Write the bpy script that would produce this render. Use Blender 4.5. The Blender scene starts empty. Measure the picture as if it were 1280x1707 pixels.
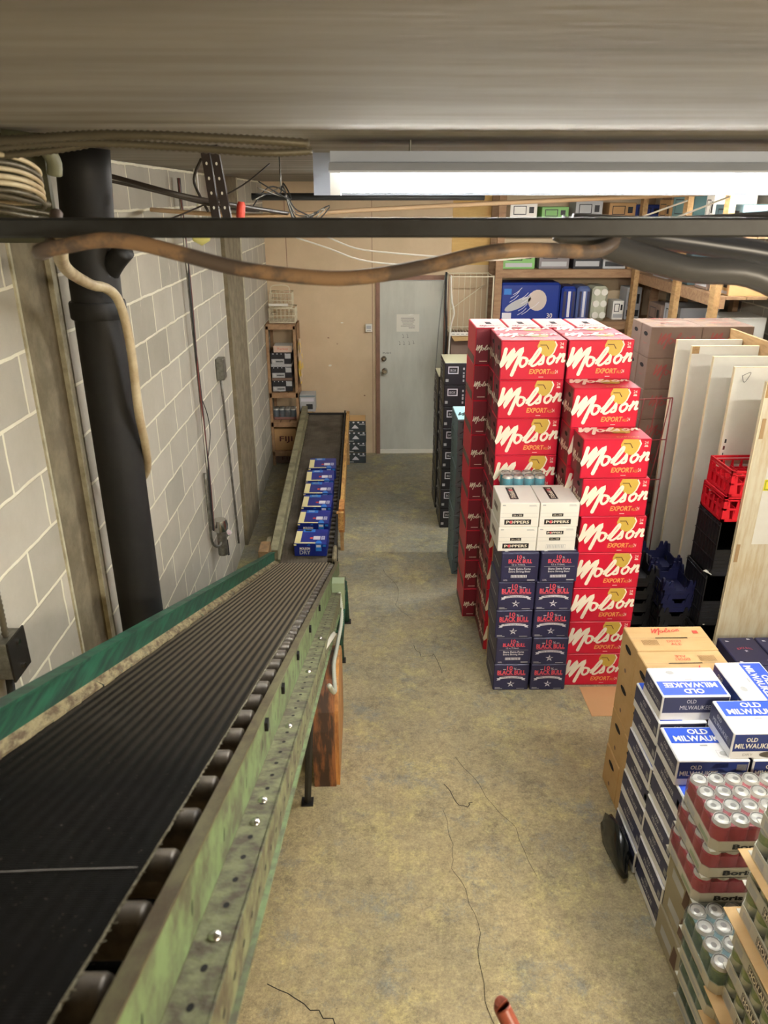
import bpy, math, random
from mathutils import Vector as V, Matrix
random.seed(7)
S = bpy.context.scene
COL = S.collection
PI = math.pi
# ------------------------------------------------------------------ camera, light, exposure
cam_d = bpy.data.cameras.new('camera'); cam = bpy.data.objects.new('camera', cam_d); COL.objects.link(cam)
cam.location = (0, 0, 2.9)
cam.rotation_euler = (math.radians(90 - 22.97), 0, -0.0208)
cam_d.sensor_fit = 'VERTICAL'; cam_d.sensor_height = 36; cam_d.sensor_width = 27
cam_d.lens = 1240 * 36 / 1707
cam_d.clip_start = 0.02
cam_d.dof.use_dof = True; cam_d.dof.focus_distance = 4.6; cam_d.dof.aperture_fstop = 6.0
S.camera = cam
S.view_settings.view_transform = 'Standard'; S.view_settings.look = 'None'
S.view_settings.gamma = 1; S.view_settings.use_curve_mapping = False
S.view_settings.exposure = 1.2
TUBE_STRENGTH = 60.0
TUBE_COLOUR = (1.0, 0.965, 0.90)
DIM_TUBE = 0.6
w = bpy.data.worlds.new('world'); S.world = w; w.use_nodes = True
w.node_tree.nodes['Background'].inputs[0].default_value = (1.0, 0.93, 0.8, 1)
w.node_tree.nodes['Background'].inputs[1].default_value = 0.25

# added warm fill lamp, unseen behind the camera
sl = bpy.data.lights.new('fill_lamp', 'AREA'); sl.shape = 'DISK'; sl.size = .5; sl.energy = 46; sl.color = (1.0, .86, .66)
so = bpy.data.objects.new('fill_lamp', sl); COL.objects.link(so); so.location = (1.9, -.8, 2.8); so.rotation_euler = (math.radians(30), 0, math.radians(20))

# ------------------------------------------------------------------ materials
def lin(h):
    if isinstance(h, str):
        h = h.lstrip('#'); c = [int(h[i:i+2], 16)/255 for i in (0, 2, 4)]
    else: c = [x/255 for x in h]
    return tuple(x/12.92 if x <= .04045 else ((x+.055)/1.055)**2.4 for x in c) + (1,)
MATS = {}
def nn(t, k, **kw):
    n = t.nodes.new(k)
    for a, b in kw.items(): setattr(n, a, b)
    return n
def mix(t, a, b, fac, blend='MIX'):
    m = nn(t, 'ShaderNodeMix', data_type='RGBA', blend_type=blend)
    L = t.links
    for s, v in ((6, a), (7, b), (0, fac)):
        if hasattr(v, 'links'): L.new(v, m.inputs[s])
        else: m.inputs[s].default_value = v
    return m.outputs[2]
def noise(t, vec, scale, detail=4, rough=.55, dist=0.0):
    n = nn(t, 'ShaderNodeTexNoise'); n.inputs['Scale'].default_value = scale; n.inputs['Detail'].default_value = detail
    n.inputs['Roughness'].default_value = rough; n.inputs['Distortion'].default_value = dist
    t.links.new(vec, n.inputs['Vector']); return n.outputs['Fac']
def ramp(t, fac, a, b, ca=(0, 0, 0, 1), cb=(1, 1, 1, 1)):
    r = nn(t, 'ShaderNodeValToRGB'); e = r.color_ramp.elements
    e[0].position = a; e[1].position = b; e[0].color = ca; e[1].color = cb
    t.links.new(fac, r.inputs[0]); return r.outputs[0]
def scaled(t, vec, s, loc=(0, 0, 0), rot=(0, 0, 0)):
    m = nn(t, 'ShaderNodeMapping'); m.inputs['Scale'].default_value = s; m.inputs['Location'].default_value = loc; m.inputs['Rotation'].default_value = rot
    t.links.new(vec, m.inputs['Vector']); return m.outputs[0]
def base(name):
    m = bpy.data.materials.new(name); m.use_nodes = True; t = m.node_tree
    return m, t, t.nodes['Principled BSDF'], nn(t, 'ShaderNodeTexCoord').outputs['Object']
def M(name, col, rough=.6, metal=0, col2=None, ns=8, lo=.4, hi=.65, bump=0, bs=60, stretch=(1, 1, 1), coat=0, alpha=1, emit=None, spec=None):
    if name in MATS: return MATS[name]
    m, t, p, co = base(name)
    p.inputs['Roughness'].default_value = rough; p.inputs['Metallic'].default_value = metal
    p.inputs['Coat Weight'].default_value = coat; p.inputs['Alpha'].default_value = alpha
    if spec is not None: p.inputs['Specular IOR Level'].default_value = spec
    if emit:
        p.inputs['Emission Color'].default_value = tuple(emit[0])+(1,); p.inputs['Emission Strength'].default_value = emit[1]
    sv = scaled(t, co, stretch)
    if col2 is None: p.inputs['Base Color'].default_value = lin(col)
    else:
        f = ramp(t, noise(t, sv, ns, 6, .65), lo, hi)
        t.links.new(mix(t, lin(col), lin(col2), f), p.inputs['Base Color'])
    if bump:
        b = nn(t, 'ShaderNodeBump'); b.inputs['Strength'].default_value = bump; b.inputs['Distance'].default_value = .004
        t.links.new(noise(t, sv, bs, 3), b.inputs['Height']); t.links.new(b.outputs[0], p.inputs['Normal'])
    MATS[name] = m; return m

def block_wall(name):
    m, t, p, co = base(name); L = t.links
    sx = nn(t, 'ShaderNodeSeparateXYZ'); L.new(co, sx.inputs[0])
    cb = nn(t, 'ShaderNodeCombineXYZ'); L.new(sx.outputs[1], cb.inputs[0]); L.new(sx.outputs[2], cb.inputs[1])
    # a little hand-laid waviness
    wn = noise(t, co, 7, 2)
    vm = nn(t, 'ShaderNodeVectorMath', operation='MULTIPLY_ADD')
    L.new(wn, vm.inputs[0]); vm.inputs[1].default_value = (.014, .014, 0); L.new(cb.outputs[0], vm.inputs[2])
    br = nn(t, 'ShaderNodeTexBrick'); L.new(vm.outputs[0], br.inputs['Vector'])
    br.inputs['Scale'].default_value = 1; br.inputs['Brick Width'].default_value = .4064; br.inputs['Row Height'].default_value = .2033
    br.inputs['Mortar Size'].default_value = .0075; br.inputs['Mortar Smooth'].default_value = .35; br.inputs['Bias'].default_value = 0
    br.inputs['Color1'].default_value = lin((178, 174, 160)); br.inputs['Color2'].default_value = lin((202, 197, 183)); br.inputs['Mortar'].default_value = lin((246, 243, 222))
    n1 = ramp(t, noise(t, co, 3, 8, .7), .3, .75)
    c = mix(t, br.outputs['Color'], lin((146, 142, 128)), n1, 'MULTIPLY')
    c = mix(t, br.outputs['Color'], c, .28)
    c = mix(t, c, lin((232, 230, 214)), ramp(t, noise(t, scaled(t, co, (1, 9, 2.2)), 1.6, 5, .7), .66, .74))
    L.new(c, p.inputs['Base Color']); p.inputs['Roughness'].default_value = .85
    b1 = nn(t, 'ShaderNodeBump'); b1.inputs['Strength'].default_value = .6; b1.inputs['Distance'].default_value = .004
    L.new(br.outputs['Fac'], b1.inputs['Height'])
    b2 = nn(t, 'ShaderNodeBump'); b2.inputs['Strength'].default_value = .35; b2.inputs['Distance'].default_value = .003
    L.new(noise(t, co, 90, 5, .7), b2.inputs['Height']); L.new(b1.outputs[0], b2.inputs['Normal']); L.new(b2.outputs[0], p.inputs['Normal'])
    MATS[name] = m; return m

def concrete_floor(name):
    m, t, p, co = base(name); L = t.links
    def soft(f, k):
        q = nn(t, 'ShaderNodeMath', operation='MULTIPLY'); L.new(f, q.inputs[0]); q.inputs[1].default_value = k; return q.outputs[0]
    a = ramp(t, noise(t, co, 1.3, 8, .7, .5), .34, .66)
    c = mix(t, lin((200, 182, 134)), lin((158, 146, 112)), a)
    sx = nn(t, 'ShaderNodeSeparateXYZ'); L.new(co, sx.inputs[0])
    mr = nn(t, 'ShaderNodeMapRange'); mr.inputs[1].default_value = 2.8; mr.inputs[2].default_value = 6.0; L.new(sx.outputs[1], mr.inputs[0])
    # worn grey sealer further down the aisle, bare tan slab near the stairs
    mm = nn(t, 'ShaderNodeMath', operation='MULTIPLY'); L.new(mr.outputs[0], mm.inputs[0]); L.new(ramp(t, noise(t, co, 1.9, 8, .72), .28, .58), mm.inputs[1])
    c = mix(t, c, lin((140, 142, 130)), mm.outputs[0])
    c = mix(t, c, lin((216, 202, 132)), soft(ramp(t, noise(t, scaled(t, co, (1, 1, 1), (3, 1, 0)), 3.0, 12, .8), .5, .64), .7))
    c = mix(t, c, lin((128, 136, 132)), soft(ramp(t, noise(t, scaled(t, co, (1, 1, 1), (9, 4, 0)), 3.4, 12, .82), .52, .62), .8))
    c = mix(t, c, lin((92, 86, 72)), soft(ramp(t, noise(t, scaled(t, co, (1, 1, 1), (1, 14, 0)), 4.2, 12, .84), .52, .64), .75))
    c = mix(t, c, lin((110, 102, 78)), soft(ramp(t, noise(t, co, 22, 12, .85), .46, .6), .55))
    c = mix(t, c, lin((224, 208, 156)), soft(ramp(t, noise(t, scaled(t, co, (1, 1, 1), (5, 5, 0)), 28, 12, .85), .52, .64), .45))
    c = mix(t, c, lin((60, 56, 50)), soft(ramp(t, noise(t, co, 16, 8, .7), .64, .72), .7))
    c = mix(t, c, lin((96, 86, 64)), soft(ramp(t, noise(t, co, 90, 6, .85), .42, .72), .75))
    L.new(c, p.inputs['Base Color'])
    rr = nn(t, 'ShaderNodeMapRange'); rr.inputs[3].default_value = .42; rr.inputs[4].default_value = .85; L.new(noise(t, co, 5, 6), rr.inputs[0]); L.new(rr.outputs[0], p.inputs['Roughness'])
    b = nn(t, 'ShaderNodeBump'); b.inputs['Strength'].default_value = .35; b.inputs['Distance'].default_value = .003
    L.new(noise(t, co, 45, 8, .75), b.inputs['Height']); L.new(b.outputs[0], p.inputs['Normal'])
    MATS[name] = m; return m

def rubber_belt(name, c1=(10, 10, 9), c2=(20, 18, 16), dust_light=True):
    m, t, p, co = base(name); L = t.links
    w1 = nn(t, 'ShaderNodeTexWave', wave_type='BANDS', bands_direction='X'); w1.inputs['Scale'].default_value = 13; w1.inputs['Distortion'].default_value = .3; L.new(co, w1.inputs['Vector'])
    w2 = nn(t, 'ShaderNodeTexWave', wave_type='BANDS', bands_direction='Y'); w2.inputs['Scale'].default_value = 70; w2.inputs['Distortion'].default_value = .6; L.new(co, w2.inputs['Vector'])
    n = ramp(t, noise(t, scaled(t, co, (1, 1, 1)), 5, 6), .35, .7)
    c = mix(t, lin(c1), lin(c2), n)
    if dust_light:   # dusty rib tops; paler down the run, with light falloff painted in
        sx = nn(t, 'ShaderNodeSeparateXYZ'); L.new(co, sx.inputs[0]); mr = nn(t, 'ShaderNodeMapRange'); mr.inputs[1].default_value = 1.0; mr.inputs[2].default_value = 4.2; L.new(sx.outputs[1], mr.inputs[0])
        dm = nn(t, 'ShaderNodeMath', operation='MULTIPLY'); L.new(mr.outputs[0], dm.inputs[0]); L.new(ramp(t, w1.outputs['Fac'], .15, .8, (.12, .12, .12, 1)), dm.inputs[1])
        c = mix(t, c, lin((150, 136, 112)), dm.outputs[0])
    c = mix(t, c, lin((96, 88, 76)), ramp(t, noise(t, co, 160, 3), .68, .76))
    L.new(c, p.inputs['Base Color']); p.inputs['Roughness'].default_value = .75; p.inputs['Specular IOR Level'].default_value = .1
    ad = nn(t, 'ShaderNodeMath', operation='ADD'); L.new(w1.outputs['Fac'], ad.inputs[0]); L.new(w2.outputs['Fac'], ad.inputs[1])
    b = nn(t, 'ShaderNodeBump'); b.inputs['Strength'].default_value = .6; b.inputs['Distance'].default_value = .002
    L.new(ad.outputs[0], b.inputs['Height']); L.new(b.outputs[0], p.inputs['Normal'])
    MATS[name] = m; return m
BLOCK = block_wall('painted concrete block'); FLOOR = concrete_floor('worn concrete floor'); BELT = rubber_belt('ribbed black rubber'); BELTF = rubber_belt('dusty ribbed rubber', (76, 70, 60), (110, 102, 88), False)
BOARDC = M('board formed concrete', (118, 112, 100), .85, col2=(152, 147, 136), ns=2.2, lo=.35, hi=.65, bump=.5, bs=30, stretch=(.35, 3, 3))
PILC = M('bare pilaster concrete', (116, 106, 84), .9, col2=(140, 130, 106), ns=9, bump=.5, bs=50)
MORT = M('cream mortar edge', (206, 202, 176), .85, col2=(170, 164, 138), ns=14, bump=.5)
TANW = M('tan painted plywood', (202, 180, 146), .65, col2=(210, 188, 154), ns=3, bump=.12, bs=20)
DOORW = M('off white door paint', (196, 198, 186), .5, col2=(182, 184, 172), ns=2.5, stretch=(2, 1, .5))
TRIMB = M('brown frame paint', (140, 104, 84), .55, col2=(122, 92, 74), ns=6)
BLK = M('flat black paint', (16, 16, 17), .6, col2=(25, 25, 24), ns=12)
DGREY = M('dark grey paint', (48, 51, 53), .5, col2=(36, 37, 37), ns=10)
STEEL = M('dull galvanised steel', (150, 150, 142), .42, .8, col2=(112, 110, 102), ns=18)
CHROME = M('bright metal', (205, 205, 200), .25, 1)
ALU = M('brushed aluminium lid', (190, 190, 182), .38, .35)
GREEN = M('chipped light green paint', (112, 134, 88), .6, col2=(84, 84, 62), ns=16, lo=.42, hi=.62, bump=.3, bs=50)
RUSTG = M('dirty green steel', (120, 124, 88), .65, col2=(78, 70, 52), ns=22, lo=.40, hi=.6, bump=.6, bs=60)
DKGREEN = M('dark green paint', (34, 92, 68), .5, col2=(22, 52, 42), ns=9, lo=.42, hi=.6, stretch=(2, .5, 4))
RAILTOP = M('worn rail steel', (112, 108, 78), .45, .25, col2=(84, 72, 54), ns=9, stretch=(3, 1, 3))
CRUD = M('yellowed grime', (142, 130, 96), .9, col2=(92, 76, 54), ns=16, lo=.42, hi=.6, bump=.5, bs=60, stretch=(3, .6, 3))
ROLL = M('grimy roller steel', (104, 94, 78), .42, .3, col2=(62, 56, 48), ns=14)
FRAY = M('frayed belt edge', (142, 136, 112), .95, col2=(104, 98, 78), ns=90)
WHITE = M('white card', (236, 234, 224), .55)
CARD = M('brown cardboard', (186, 148, 100), .8, col2=(176, 138, 92), ns=4)
CARDL = M('light kraft cardboard', (202, 168, 116), .75, col2=(194, 158, 104), ns=3, stretch=(1, 4, 4))
CARDD = M('dull brown cardboard', (126, 106, 92), .85, col2=(116, 96, 84), ns=3)
WOOD = M('pale pine', (180, 146, 98), .65, col2=(150, 116, 74), ns=5, stretch=(6, 1, 6), bump=.15)
WOODX = M('brown pine boards', (158, 126, 92), .7, col2=(132, 100, 72), ns=5, stretch=(1, 6, 6), bump=.15)
OWOOD = M('orange varnished plywood', (200, 142, 78), .45, col2=(140, 90, 48), ns=4, stretch=(5, 5, .8))
RWOOD = M('rust stained bentwood', (150, 96, 56), .5, col2=(66, 48, 38), ns=5, lo=.4, hi=.56, stretch=(4, 1, .7))
RED = M('red case card', (204, 16, 50), .42, spec=.5)
REDD = M('shaded red end and print', (122, 24, 42), .5)  # case red darkened to paint in end-face shade; borders and lettering reuse it
CREAM = M('cream print', (244, 236, 214), .5)
GOLD = M('gold print', (204, 170, 70), .5)
GOLDT = M('orange gold print', (232, 160, 84), .5)
BROWNP = M('brown bottle print', (84, 38, 32), .5)
REDP = M('red print', (206, 70, 52), .6)
SHAD = M('dark slot', (14, 12, 11), .9)
NAVY = M('navy case card', (44, 44, 76), .45)
PINKP = M('pink red print', (226, 84, 98), .5)
SILV = M('silver white print', (216, 216, 222), .45)
BLUE = M('bright blue print', (44, 84, 196), .45)
DBLUE = M('deep blue print', (42, 60, 128), .45)
GREYP = M('pale grey print', (176, 178, 178), .6)
TEAL = M('teal can print', (70, 156, 176), .3, .35)
PINKC = M('rosy red can', (196, 62, 80), .32, .35)
GREENC = M('green can', (84, 118, 62), .32, .35, col2=(150, 160, 90), ns=20)
TRAY = M('printed grey tray card', (206, 204, 190), .7, col2=(196, 194, 180), ns=5)
INK = M('black ink', (24, 24, 26), .5)
BLKCARD = M('black case card', (34, 35, 40), .5)
TEALCARD = M('slate teal case card', (92, 116, 122), .55)
TEALT = M('pale aqua print', (170, 220, 220), .5)
ROYAL = M('royal blue pack', (20, 38, 122), .35)
SKYB = M('lighter blue print', (40, 120, 200), .35)
CRTNAVY = M('navy plastic', (22, 26, 60), .4)
CRTRED = M('red plastic', (206, 24, 40), .35)
CRTBLK = M('black plastic', (22, 23, 26), .42)
BOARDW = M('white laminate board', (222, 220, 208), .5, col2=(208, 204, 190), ns=1.5)
OSB = M('raw plywood face', (208, 200, 174), .65, col2=(192, 174, 138), ns=3.5, lo=.42, hi=.62, stretch=(7, 7, 1))
BOARDE = M('cream board edge', (226, 214, 176), .6)
WIREW = M('cream coated wire', (222, 214, 186), .45)
CABLE = M('cream cable jacket', (206, 194, 160), .5, col2=(170, 150, 116), ns=8)
COPPERY = M('tan brown cable jacket', (158, 128, 98), .5, col2=(100, 88, 80), ns=5, lo=.42, hi=.5)
ARMOR = M('spiral steel armour', (104, 98, 82), .5, .4)
FILM = M('clear shrink film', (235, 240, 240), .1, alpha=.07, spec=.9)
PFILM = M('rosy printed film', (186, 88, 98), .22, alpha=.55)
TFILM = M('blue green printed film', (112, 150, 156), .22, alpha=.45)
PLASW = M('white plastic', (226, 224, 212), .45)
YEL = M('yellow label', (222, 204, 60), .5)
HAND = M('red brown handrail', (150, 76, 56), .4)

# ------------------------------------------------------------------ mesh builder
class G:
    def __init__(s): s.v = []; s.f = []; s.mi = []; s.sm = []; s.ms = []
    def m(s, mat):
        if mat not in s.ms: s.ms.append(mat)
        return s.ms.index(mat)
    def add(s, vs, fs, mat, smooth=False):
        b = len(s.v); k = s.m(mat); s.v += [tuple(q) for q in vs]
        for f in fs: s.f.append([b+i for i in f]); s.mi.append(k); s.sm.append(smooth)
    def box(s, x0, x1, y0, y1, z0, z1, mat, T=None):
        vs = [V((x, y, z)) for z in (z0, z1) for y in (y0, y1) for x in (x0, x1)]
        if T: vs = [T @ q for q in vs]
        s.add(vs, [(0, 2, 3, 1), (4, 5, 7, 6), (0, 1, 5, 4), (2, 6, 7, 3), (0, 4, 6, 2), (1, 3, 7, 5)], mat)
    def cbox(s, x0, x1, y0, y1, z0, z1, mat, c=.004, top=None, T=None):
        # chamfered box
        vs = []; idx = {}
        X = (x0, x1); Y = (y0, y1); Z = (z0, z1)
        for i in (0, 1):
            for j in (0, 1):
                for k in (0, 1):
                    sx, sy, sz = (1-2*i), (1-2*j), (1-2*k)
                    for a in range(3):
                        q = [X[i]+sx*c, Y[j]+sy*c, Z[k]+sz*c]; q[a] = (X[i], Y[j], Z[k])[a]
                        idx[i, j, k, a] = len(vs); vs.append(V(q))
        F = []
        def add(f, out):
            c0 = sum((vs[i] for i in f), V())/len(f); n = (vs[f[1]]-vs[f[0]]).cross(vs[f[2]]-vs[f[0]])
            F.append(f if n.dot(out) > 0 else f[::-1])
        for a in range(3):
            for e in (0, 1):
                f = []
                for (p, q) in ((0, 0), (0, 1), (1, 1), (1, 0)):
                    k = [p, q]; k.insert(a, e); f.append(idx[k[0], k[1], k[2], a])
                o = [0, 0, 0]; o[a] = 2*e-1; add(f, V(o))
        for a in range(3):
            b, d = [q for q in range(3) if q != a]
            for eb in (0, 1):
                for ed in (0, 1):
                    f = []
                    for ea, w_ in ((0, b), (1, b), (1, d), (0, d)):
                        k = [0, 0, 0]; k[a] = ea; k[b] = eb; k[d] = ed; f.append(idx[k[0], k[1], k[2], w_])
                    o = [0, 0, 0]; o[b] = 2*eb-1; o[d] = 2*ed-1; add(f, V(o))
        for i in (0, 1):
            for j in (0, 1):
                for k in (0, 1): add([idx[i, j, k, 0], idx[i, j, k, 1], idx[i, j, k, 2]], V((2*i-1, 2*j-1, 2*k-1)))
        if T: vs = [T @ q for q in vs]
        s.add(vs, F, mat)
    def cyl(s, p0, p1, r0, mat, n=16, r1=None, caps=True):
        s.lathe([(r0, 0), (r0 if r1 is None else r1, 1)], p0, p1, mat, n, caps)
    def lathe(s, prof, p0, p1, mat, n=16, caps=True, smooth=True):
        p0 = V(p0); p1 = V(p1); d = p1-p0; z = d.normalized()
        a = V((1, 0, 0)) if abs(z.x) < .8 else V((0, 1, 0)); x = z.cross(a).normalized(); y = z.cross(x)
        vs = []; fs = []
        for r, h in prof:
            for i in range(n):
                t = 2*PI*i/n; vs.append(p0+d*h+(x*math.cos(t)+y*math.sin(t))*r)
        for k in range(len(prof)-1):
            for i in range(n):
                j = (i+1) % n; fs.append((k*n+i, k*n+j, (k+1)*n+j, (k+1)*n+i))
        s.add(vs, fs, mat, smooth)
        if caps:
            s.add(vs[:n], [tuple(range(n))[::-1]], mat); s.add(vs[-n:], [tuple(range(n))], mat)
    def tube(s, pts, r, mat, n=8, sub=4, ribs=0):
        pts = [V(p) for p in pts]
        if sub > 1 and len(pts) > 2: pts = crom(pts, sub)
        if ribs:   # spiral armour: pinch alternate rings
            fine = []
            for a, b in zip(pts, pts[1:]):
                m_ = max(1, int((b-a).length/ribs))
                fine += [a.lerp(b, i/m_) for i in range(m_)]
            pts = fine+[pts[-1]]
        vs = []; fs = []; x = None
        for k, p in enumerate(pts):
            d = (pts[min(k+1, len(pts)-1)]-pts[max(k-1, 0)]).normalized()
            if x is None: x = d.cross(V((0, 0, 1)) if abs(d.z) < .9 else V((1, 0, 0))).normalized()
            x = (x-d*x.dot(d)).normalized(); y = d.cross(x)
            rr = r*(.76 if ribs and k % 2 else 1)
            for i in range(n):
                t = 2*PI*i/n; vs.append(p+(x*math.cos(t)+y*math.sin(t))*rr)
        for k in range(len(pts)-1):
            for i in range(n):
                j = (i+1) % n; fs.append((k*n+i, k*n+j, (k+1)*n+j, (k+1)*n+i))
        fs += [tuple(range(n))[::-1], tuple((len(pts)-1)*n+i for i in range(n))]
        s.add(vs, fs, mat, True)
    def prism(s, poly, axis, a, b, mat):
        # poly: 2D outline in the two other axes, extruded along axis from a to b
        def P(q, t):
            k = [q[0], q[1]]; k.insert(axis, t); return k
        n = len(poly); vs = [P(q, a) for q in poly]+[P(q, b) for q in poly]
        fs = [tuple(range(n)), tuple(range(n, 2*n))[::-1]]+[(i, i+n, (i+1) % n+n, (i+1) % n) for i in range(n)]
        s.add(vs, fs, mat)
    # ---- printing on a face. fr = (origin, u, v)
    def poly(s, fr, pts, mat, h=.0008):
        o, u, v = fr; n = u.cross(v)
        s.add([o+u*a+v*b+n*h for a, b in pts], [tuple(range(len(pts)))], mat)
    def rect(s, fr, u0, u1, v0, v1, mat, h=.0008): s.poly(fr, [(u0, v0), (u1, v0), (u1, v1), (u0, v1)], mat, h)
    def frame(s, fr, u0, u1, v0, v1, t, mat, h=.0008):
        s.rect(fr, u0, u1, v0, v0+t, mat, h); s.rect(fr, u0, u1, v1-t, v1, mat, h); s.rect(fr, u0, u0+t, v0+t, v1-t, mat, h); s.rect(fr, u1-t, u1, v0+t, v1-t, mat, h)
    def stroke(s, fr, pts, wd, mat, h=.0012, sub=5):
        o, u, v = fr; n = u.cross(v)
        P = [V((a, b, 0)) for a, b in pts]
        if sub > 1 and len(P) > 2: P = crom(P, sub)
        vs = []; fs = []; m_ = len(P)
        for k, p in enumerate(P):
            d = (P[min(k+1, m_-1)]-P[max(k-1, 0)]); d = d.normalized() if d.length > 1e-9 else V((1, 0, 0)); q = V((-d.y, d.x, 0))*wd/2
            vs += [p+q+V((0, 0, k*6e-5)), p-q+V((0, 0, k*6e-5))]
        for k in range(m_-1): fs.append((2*k, 2*k+1, 2*k+3, 2*k+2))
        for p, dz in ((P[0], -1e-4), (P[-1], m_*6e-5+5e-5)):
            b = len(vs); vs += [p+V((0, 0, dz))+V((math.cos(t), math.sin(t), 0))*wd/2 for t in [2*PI*i/10 for i in range(10)]]; fs.append(tuple(range(b, b+10)))
        s.add([o+u*q.x+v*q.y+n*(h+q.z) for q in vs], fs, mat)
    def text(s, fr, txt, u0, v0, hgt, mat, wid=None, h=.0014, center=True, bold=0, slant=0, arc=0):
        vs, fs, W = glyphs(txt, bold); o, u, v = fr; n = u.cross(v)
        k = hgt; kx = (wid/W) if wid else hgt; ux = u0-(W*kx/2 if center else 0)
        s.add([o+u*(ux+q[0]*kx+q[1]*k*slant)+v*(v0+q[1]*k-(arc*((q[0]/W-.5)*2)**2 if arc else 0))+n*h for q in vs], fs, mat)
    def build(s, name, parent=None, loc=None):
        me = bpy.data.meshes.new(name); me.from_pydata(s.v, [], s.f)
        for q in s.ms: me.materials.append(q)
        me.polygons.foreach_set('material_index', s.mi); me.polygons.foreach_set('use_smooth', s.sm); me.update()
        o = bpy.data.objects.new(name, me); COL.objects.link(o)
        if parent: o.parent = parent
        if loc: o.location = loc
        return o
def crom(P, sub):
    out = []; n = len(P)
    for k in range(n-1):
        a, b, c, d = P[max(k-1, 0)], P[k], P[k+1], P[min(k+2, n-1)]
        for i in range(sub):
            t = i/sub; out.append(.5*((2*b)+(c-a)*t+(2*a-5*b+4*c-d)*t*t+(3*b-a-3*c+d)*t**3))
    return out+[P[-1]]
_gl = {}
def glyphs(txt, bold=0):
    if (txt, bold) in _gl: return _gl[txt, bold]
    cu = bpy.data.curves.new('t', 'FONT'); cu.body = txt; cu.resolution_u = 2; cu.offset = bold
    ob = bpy.data.objects.new('t', cu); COL.objects.link(ob)
    bpy.context.view_layer.update()
    dg = bpy.context.evaluated_depsgraph_get(); ev = ob.evaluated_get(dg); me = ev.to_mesh()
    vs = [tuple(q.co) for q in me.vertices]; fs = [tuple(q.vertices) for q in me.polygons]
    ev.to_mesh_clear(); bpy.data.objects.remove(ob); bpy.data.curves.remove(cu)
    if not vs: vs = [(0, 0, 0)]
    x0 = min(q[0] for q in vs); x1 = max(q[0] for q in vs); y0 = min(q[1] for q in vs); y1 = max(q[1] for q in vs); k = 1/max(y1-y0, 1e-6)
    vs = [((q[0]-x0)*k, (q[1]-y0)*k) for q in vs]; r = (vs, fs, (x1-x0)*k); _gl[txt, bold] = r; return r
def faces(x0, x1, y0, y1, z0, z1):
    X, Y, Z = V((1, 0, 0)), V((0, 1, 0)), V((0, 0, 1))
    return dict(front=(V((x0, y0, z0)), X, Z), left=(V((x0, y1, z0)), -Y, Z), right=(V((x1, y0, z0)), Y, Z), back=(V((x1, y1, z0)), -X, Z),
                top=(V((x0, y0, z1)), X, Y), topr=(V((x1, y1, z1)), -X, -Y), topl=(V((x0, y1, z1)), -Y, X))
# ------------------------------------------------------------------ scene tree helpers
def tag(o, label=None, cat=None, group=None, kind=None):
    if label: o['label'] = label
    if cat: o['category'] = cat
    if group: o['group'] = group
    if kind: o['kind'] = kind
    return o
def empty(name, loc=(0, 0, 0), rz=0):
    o = bpy.data.objects.new(name, None); COL.objects.link(o); o.empty_display_size = .1; o.location = loc; o.rotation_euler = (0, 0, rz); return o
KIDS = {}
def kids(o): return [c for c in KIDS.get(o.name, [])]
def reg(o, p): KIDS.setdefault(p.name, []).append(o); return o
def part(g, name, parent, loc=None): return reg(g.build(name, parent, loc), parent)
def copy_tree(o, parent=None):
    c = o.copy(); COL.objects.link(c); c.parent = parent
    for k in kids(o): reg(copy_tree(k, c), c)
    return c
used = set()
def place(proto, loc, rz, label, cat, group, rx=0, ry=0):
    o = proto if proto.name not in used else copy_tree(proto)
    if o is proto: used.add(proto.name)
    o.location = loc; o.rotation_euler = (rx, ry, rz); tag(o, label, cat, group); return o
ORD = ['bottom', 'second', 'third', 'fourth', 'fifth', 'sixth', 'seventh', 'eighth', 'ninth', 'tenth', 'eleventh', 'twelfth']
def ordn(k, n): return 'top' if k == n-1 else ('bottom' if k == 0 else ORD[k]+'-from-floor')
def jit(a): return random.uniform(-a, a)

# ------------------------------------------------------------------ room shell
XL, XR, YB, YF, ZC = -1.13, 3.4, 8.703, -1.6, 3.05
def struct(g, name): return tag(g.build(name), kind='structure')
g = G(); g.box(XL-.3, XR+.2, YF, YB+.2, -.12, 0, FLOOR)
fr = (V((0, 0, 0)), V((1, 0, 0)), V((0, 1, 0)))
for pts, wd in (([(-.42, 2.02), (-.26, 1.93), (-.16, 1.86), (-.1, 1.74), (.02, 1.7), (.12, 1.63), (.2, 1.55)], .004),
                ([(.38, 3.1), (.46, 2.94), (.49, 2.93), (.52, 2.96)], .004), ([(.36, 2.9), (.4, 2.7), (.38, 2.55), (.45, 2.3), (.44, 2.0), (.47, 1.7)], .002),
                ([(.47, 3.3), (.6, 3.0), (.72, 2.8), (.76, 2.5)], .002), ([(.3, 4.45), (.34, 4.3), (.44, 4.32), (.47, 4.1)], .003), ([(.1, 5.6), (.22, 5.3), (.2, 5.0), (.3, 4.8)], .002)):
    q = []
    for a, b in zip(pts, pts[1:]):
        for i in range(4): q.append((a[0]+(b[0]-a[0])*i/4+jit(.012), a[1]+(b[1]-a[1])*i/4+jit(.012)))
    g.stroke(fr, q+[pts[-1]], wd, SHAD, h=.0006, sub=2)
struct(g, 'floor')
g = G()   # left wall with two bare concrete pilasters let into the block
g.box(XL-.25, XL, YF, 2.5, 0, ZC, BLOCK); g.box(XL-.25, XL, 2.86, 6.1, 0, ZC, BLOCK); g.box(XL-.25, XL, 7.0, YB+.15, 0, ZC, BLOCK)
g.box(XL-.25, XL-.012, 2.5, 2.86, 0, ZC, PILC); g.box(XL-.25, XL+.03, 6.1, 6.85, 0, ZC, PILC)
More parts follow.
